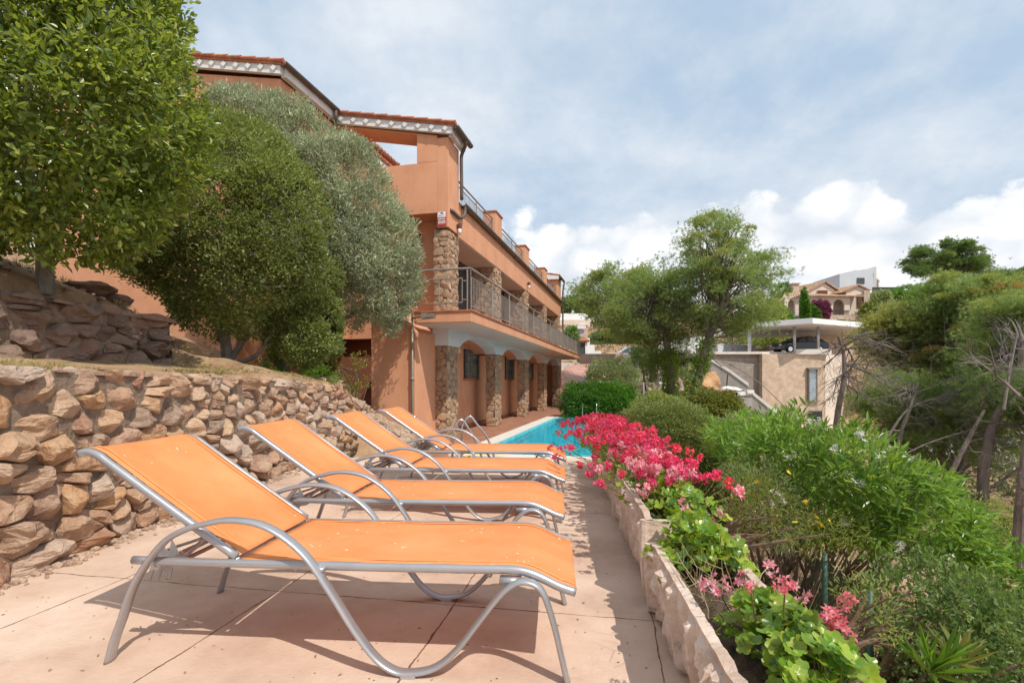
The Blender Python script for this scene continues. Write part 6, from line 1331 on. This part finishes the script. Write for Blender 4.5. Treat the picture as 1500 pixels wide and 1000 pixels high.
# fan palm
t=E('fan_palm',P(1145,470,80),'fan palm standing left of the cream villa','palm tree'); mb=MB(); mb.tube([P(1147,475,80),P(1146,432,80)],.25,8); mb.build('trunk',M['bark'],t); mb=MB(); c=np.array(P(1146,428,80))
for i in range(44):
    a=R.uniform(0,2*PI); e_=R.uniform(-.4,1.3); d=np.array([math.cos(a)*math.cos(e_),math.sin(a)*math.cos(e_),math.sin(e_)]); h=c+d*R.uniform(.7,1.3); n=14; dd=nrm(d+R.normal(size=(n,3))*.42+np.array([0,0,-.15])); leaves(mb,np.tile(h,(n,1)),dd,R.uniform(.6,.95,n),.09,.1)
mb.build('crown',M['lf_hedge'],t)
t=E('small_palm',P(1335,424,104),'small drooping palm right of the modern house','palm tree'); mb=MB(); c=np.array(P(1335,424,104)); 
for i in range(14):
    a=R.uniform(0,2*PI); p=c.copy(); e_=.7
    for j in range(5): p2=p+np.array([math.cos(a)*math.cos(e_),math.sin(a)*math.cos(e_),math.sin(e_)])*.7; n=10; leaves(mb,p+(p2-p)*R.uniform(0,1,(n,1)),R.normal(size=(n,3))+np.array([0,0,-.5]),.6,.1,.1); p=p2; e_-=.35
mb.build('crown',M['lf_hedge'],t)
# umbrella pine and far pines
pine('umbrella_pine','big umbrella pine with bare forked limbs on the hilltop',P(1385,450,70),[P(1382,425,70),P(1384,405,70),P(1388,385,70)],70,
 [(1326,400),(1330,392),(1345,394),(1336,380),(1340,368),(1356,366),(1358,358),(1378,357),(1392,354),(1412,358),(1420,366),(1425,376),(1440,378),(1436,390),(1425,396),(1415,404),(1400,400),(1380,398),(1362,396),(1345,405)],3.0,9500,k=12,L=.34,W=.03,rc=.72,npad=85,mat='ndl_d',r0=.32,flat=.5,extra=[('ndl',.3)],forkz=.25)
pine('far_pine','dark round pine at the right of the umbrella pine on the skyline',P(1470,440,92),[P(1468,425,92),P(1462,415,92)],92,[(1430,412),(1436,404),(1450,396),(1470,394),(1482,402),(1484,418),(1478,430),(1450,428),(1435,422)],3,4200,k=12,L=.42,W=.04,rc=1.0,npad=50,mat='ndl_d',r0=.25,flat=.6)
pine('far_pine','dark pine at the right picture edge on the skyline',P(1500,440,95),[P(1500,425,95),P(1500,412,95)],95,[(1478,418),(1482,402),(1500,397),(1530,398),(1545,420),(1510,430)],3,4200,k=12,L=.42,W=.04,rc=1.0,npad=50,mat='ndl_d',r0=.25,flat=.6)
pine('far_pine','yellowish rounded pine just below the skyline at the right edge',P(1495,455,70),[P(1495,440,70),P(1492,425,70)],70,[(1476,425),(1480,412),(1495,407),(1520,408),(1530,440),(1490,440)],2.5,3400,k=12,L=.32,W=.03,rc=.8,npad=40,mat='ndl_y',r0=.25,flat=.6)
# right hand pines ------------------------------------------------
pine('yellow_topped_pine','pine with yellow brown tips in front of the brick house',P(1300,650,20),[P(1310,600,20),P(1300,540,20),P(1310,490,20)],20,
 [(1262,500),(1272,478),(1296,460),(1322,452),(1350,452),(1385,456),(1400,480),(1395,530),(1370,560),(1330,545),(1300,530),(1275,510),(1262,495)],1.7,24000,k=12,L=.13,W=.010,rc=.36,npad=170,mat='ndl_y',r0=.13,bare=6,extra=[('ndl',.35),('ndl_o',.15)])
pine('rusty_topped_pine','tall bushy pine with rusty orange tips below the umbrella pine',P(1375,690,18),[P(1385,620,18),P(1400,540,18),P(1400,460,18)],18,
 [(1362,440),(1378,418),(1400,408),(1430,408),(1455,420),(1470,450),(1475,500),(1460,560),(1420,590),(1380,570),(1365,520),(1372,480)],1.7,26000,k=12,L=.13,W=.010,rc=.36,npad=180,mat='ndl',r0=.14,bare=8,extra=[('ndl_y',.35),('ndl_o',.18)])
pine('right_edge_pine','pine with pale twigs at the right picture edge',P(1445,790,12),[P(1440,700,12),P(1455,620,12),P(1490,560,12),P(1500,500,12)],14,
 [(1450,450),(1480,435),(1520,430),(1600,440),(1620,560),(1560,620),(1500,600),(1465,560),(1450,500)],1.6,20000,k=12,L=.12,W=.009,rc=.34,npad=150,mat='ndl',r0=.13,bare=7,extra=[('ndl_y',.35)],forkz=.6)
pine('shaded_pine','shaded dark pine with low branches behind the oleander',P(1330,700,17),[P(1335,640,17),P(1345,600,17)],17,
 [(1270,560),(1300,545),(1350,560),(1420,575),(1460,590),(1450,615),(1400,625),(1350,650),(1320,640),(1290,610),(1265,590)],1.5,11000,k=11,L=.13,W=.010,rc=.38,npad=110,mat='ndl',r0=.12,bare=5,extra=[('ndl',.3)])
pine('shaded_pine','shaded pine crown hanging over the right edge below the pale twigs',P(1540,760,11),[P(1530,680,11),P(1520,620,11)],12,
 [(1450,560),(1480,545),(1560,550),(1600,620),(1560,650),(1500,625),(1460,600)],1.2,5000,k=11,L=.13,W=.009,rc=.36,npad=60,mat='ndl_d',r0=.10,bare=5,extra=[('ndl',.3)])
pine('shaded_pine','sparse dark pine boughs in front of the pale yard between the bare trunks',P(1400,760,16),[P(1405,700,16),P(1410,660,16)],16,[(1300,600),(1370,590),(1440,600),(1500,610),(1520,680),(1450,700),(1380,690),(1320,660)],1.2,5200,k=11,L=.14,W=.010,rc=.36,npad=46,mat='ndl',r0=.09,bare=3)
# bare trunks and branching
def wood(name,label,base,pts,r,br,lev,L0,cat='tree',m='bark',up=.2,drp=0.03):
    t=E(name,base,label,cat); mb=MB(); q=cr(pts,5); mb.tube(q,np.linspace(r,r*.4,len(q)),9)
    for i in range(br):
        j=int(len(q)*R.uniform(.3,1)); j=min(j,len(q)-1); e=nrm((R.normal(size=3)*np.array([1,.7,.45])+np.array([.25,0,up]))[None])[0]; twiggy(mb,q[j],e,L0*R.uniform(.6,1.2),r*.33,lev,.5,drp,5,(2,4))
    mb.build('branches',M[m],t); return t
wood('bare_tree','leafless grey twiggy tree in front of the right corner of the brick house',P(1222,640,14),[P(1222,650,14),P(1228,600,14),P(1236,555,14),P(1236,520,14),P(1228,492,14)],.085,14,4,.9,m='bark')
wood('bare_tree','dark leaning trunk forking left of the big pine trunk',P(1372,745,12),[P(1372,750,12),P(1395,690,12),P(1420,640,12),P(1442,600,12)],.075,6,3,.7,m='bark')
wood('bare_tree','long low dark branch rising to the right picture edge',P(1372,742,12),[P(1374,742,12),P(1400,735,12),P(1440,720,12),P(1480,695,12),P(1520,665,12)],.055,5,3,.6,m='bark')
wood('bare_tree','pale slanting branch reaching left over the oleander',P(1470,625,12.5),[P(1475,618,12.5),P(1430,628,12.5),P(1370,645,12.5),P(1318,668,12.5)],.035,4,3,.5,m='bark')
wood('bare_tree','thick grey trunk at the extreme right edge above the bright shrub',P(1492,830,8),[P(1492,830,8),P(1496,740,8),P(1505,650,8),P(1520,560,8)],.10,3,3,.6,m='bark')
wood('bare_tree','thin grey trunk between the bare tree and the shaded pine',P(1312,700,15),[P(1312,700,15),P(1318,640,15),P(1332,600,15),P(1345,560,15)],.07,9,4,.8,m='greybark')
wood('bare_tree','cluster of pale dead twigs over the low dark pine',P(1330,610,15),[P(1300,640,15),P(1330,600,15),P(1380,580,15),P(1420,572,15)],.035,16,4,.6,m='greybark',up=.05)
wood('bare_tree','pale dead twigs hanging at the right edge of the picture',P(1480,560,11),[P(1470,600,11),P(1480,540,11),P(1490,490,11)],.03,12,4,.55,m='greybark',up=-.1)
# the sunny yard below seen between the trunks
mb=MB(); mb.prism([(14,22),(60,22),(60,46),(16,46)],2,-4.0,-3.3); o=mb.build('yard',M['yardm']); o['kind']='structure'
wallbox('pool_cover','pale blue band of a covered pool in the yard seen between the trunks',1375,1520,648,652,26,2.5,'canvas','pool cover')
wallbox('yard_wall','low pinkish wall at the back of the yard behind the tree trunks',1330,1560,628,646,34,.3,'cream')
# ground cover and dry grass on the right slopes
n=9000; x=R.uniform(1.3,16,n); y=R.uniform(.6,34,n); keep=np.array([noise.noise(Vector((a*.7,b*.7,9)))>.02 for a,b in zip(x,y)]); x=x[keep]; y=y[keep]; z=hland(x,y)
grassy('dry_grass','',np.stack([x,y,z],1),.16,.010,'grass',k=7)
n=26000; x=R.uniform(3,62,n); y=R.uniform(8,128,n); keep=np.array([noise.noise(Vector((a*.16,b*.16,2)))>-.12 and a>.08*b+1 for a,b in zip(x,y)]); x=x[keep]; y=y[keep]; z=hland(x,y); mb=MB(); pp=np.stack([x,y,z+.1],1); pp=np.repeat(pp,9,0)+R.normal(size=(len(pp)*9,3))*np.array([.28,.28,.13]); leaves(mb,pp,R.normal(size=pp.shape)+np.array([0,0,.8]),R.uniform(.14,.3,len(pp)),.10,.2); tag(mb.build('scrub_cover',M['lf_ground2']),kind='stuff')
n=900; x=R.uniform(1.2,5,n); y=R.uniform(.8,8,n); z=hland(x,y); mb=MB(); pp=np.repeat(np.stack([x,y,z+.02],1),10,0)+R.normal(size=(n*10,3))*np.array([.05,.05,.03]); leaves(mb,pp,R.normal(size=pp.shape)+np.array([0,0,.8]),.032,.014,.2); tag(mb.build('low_weeds',M['lf_ground']),kind='stuff')
for o in bpy.data.objects:
    if o.parent is None and o.get('kind')!='structure' and 'category' not in o and o.get('kind') is None and o.type not in('CAMERA','LIGHT'): print('UNTAGGED',o.name)
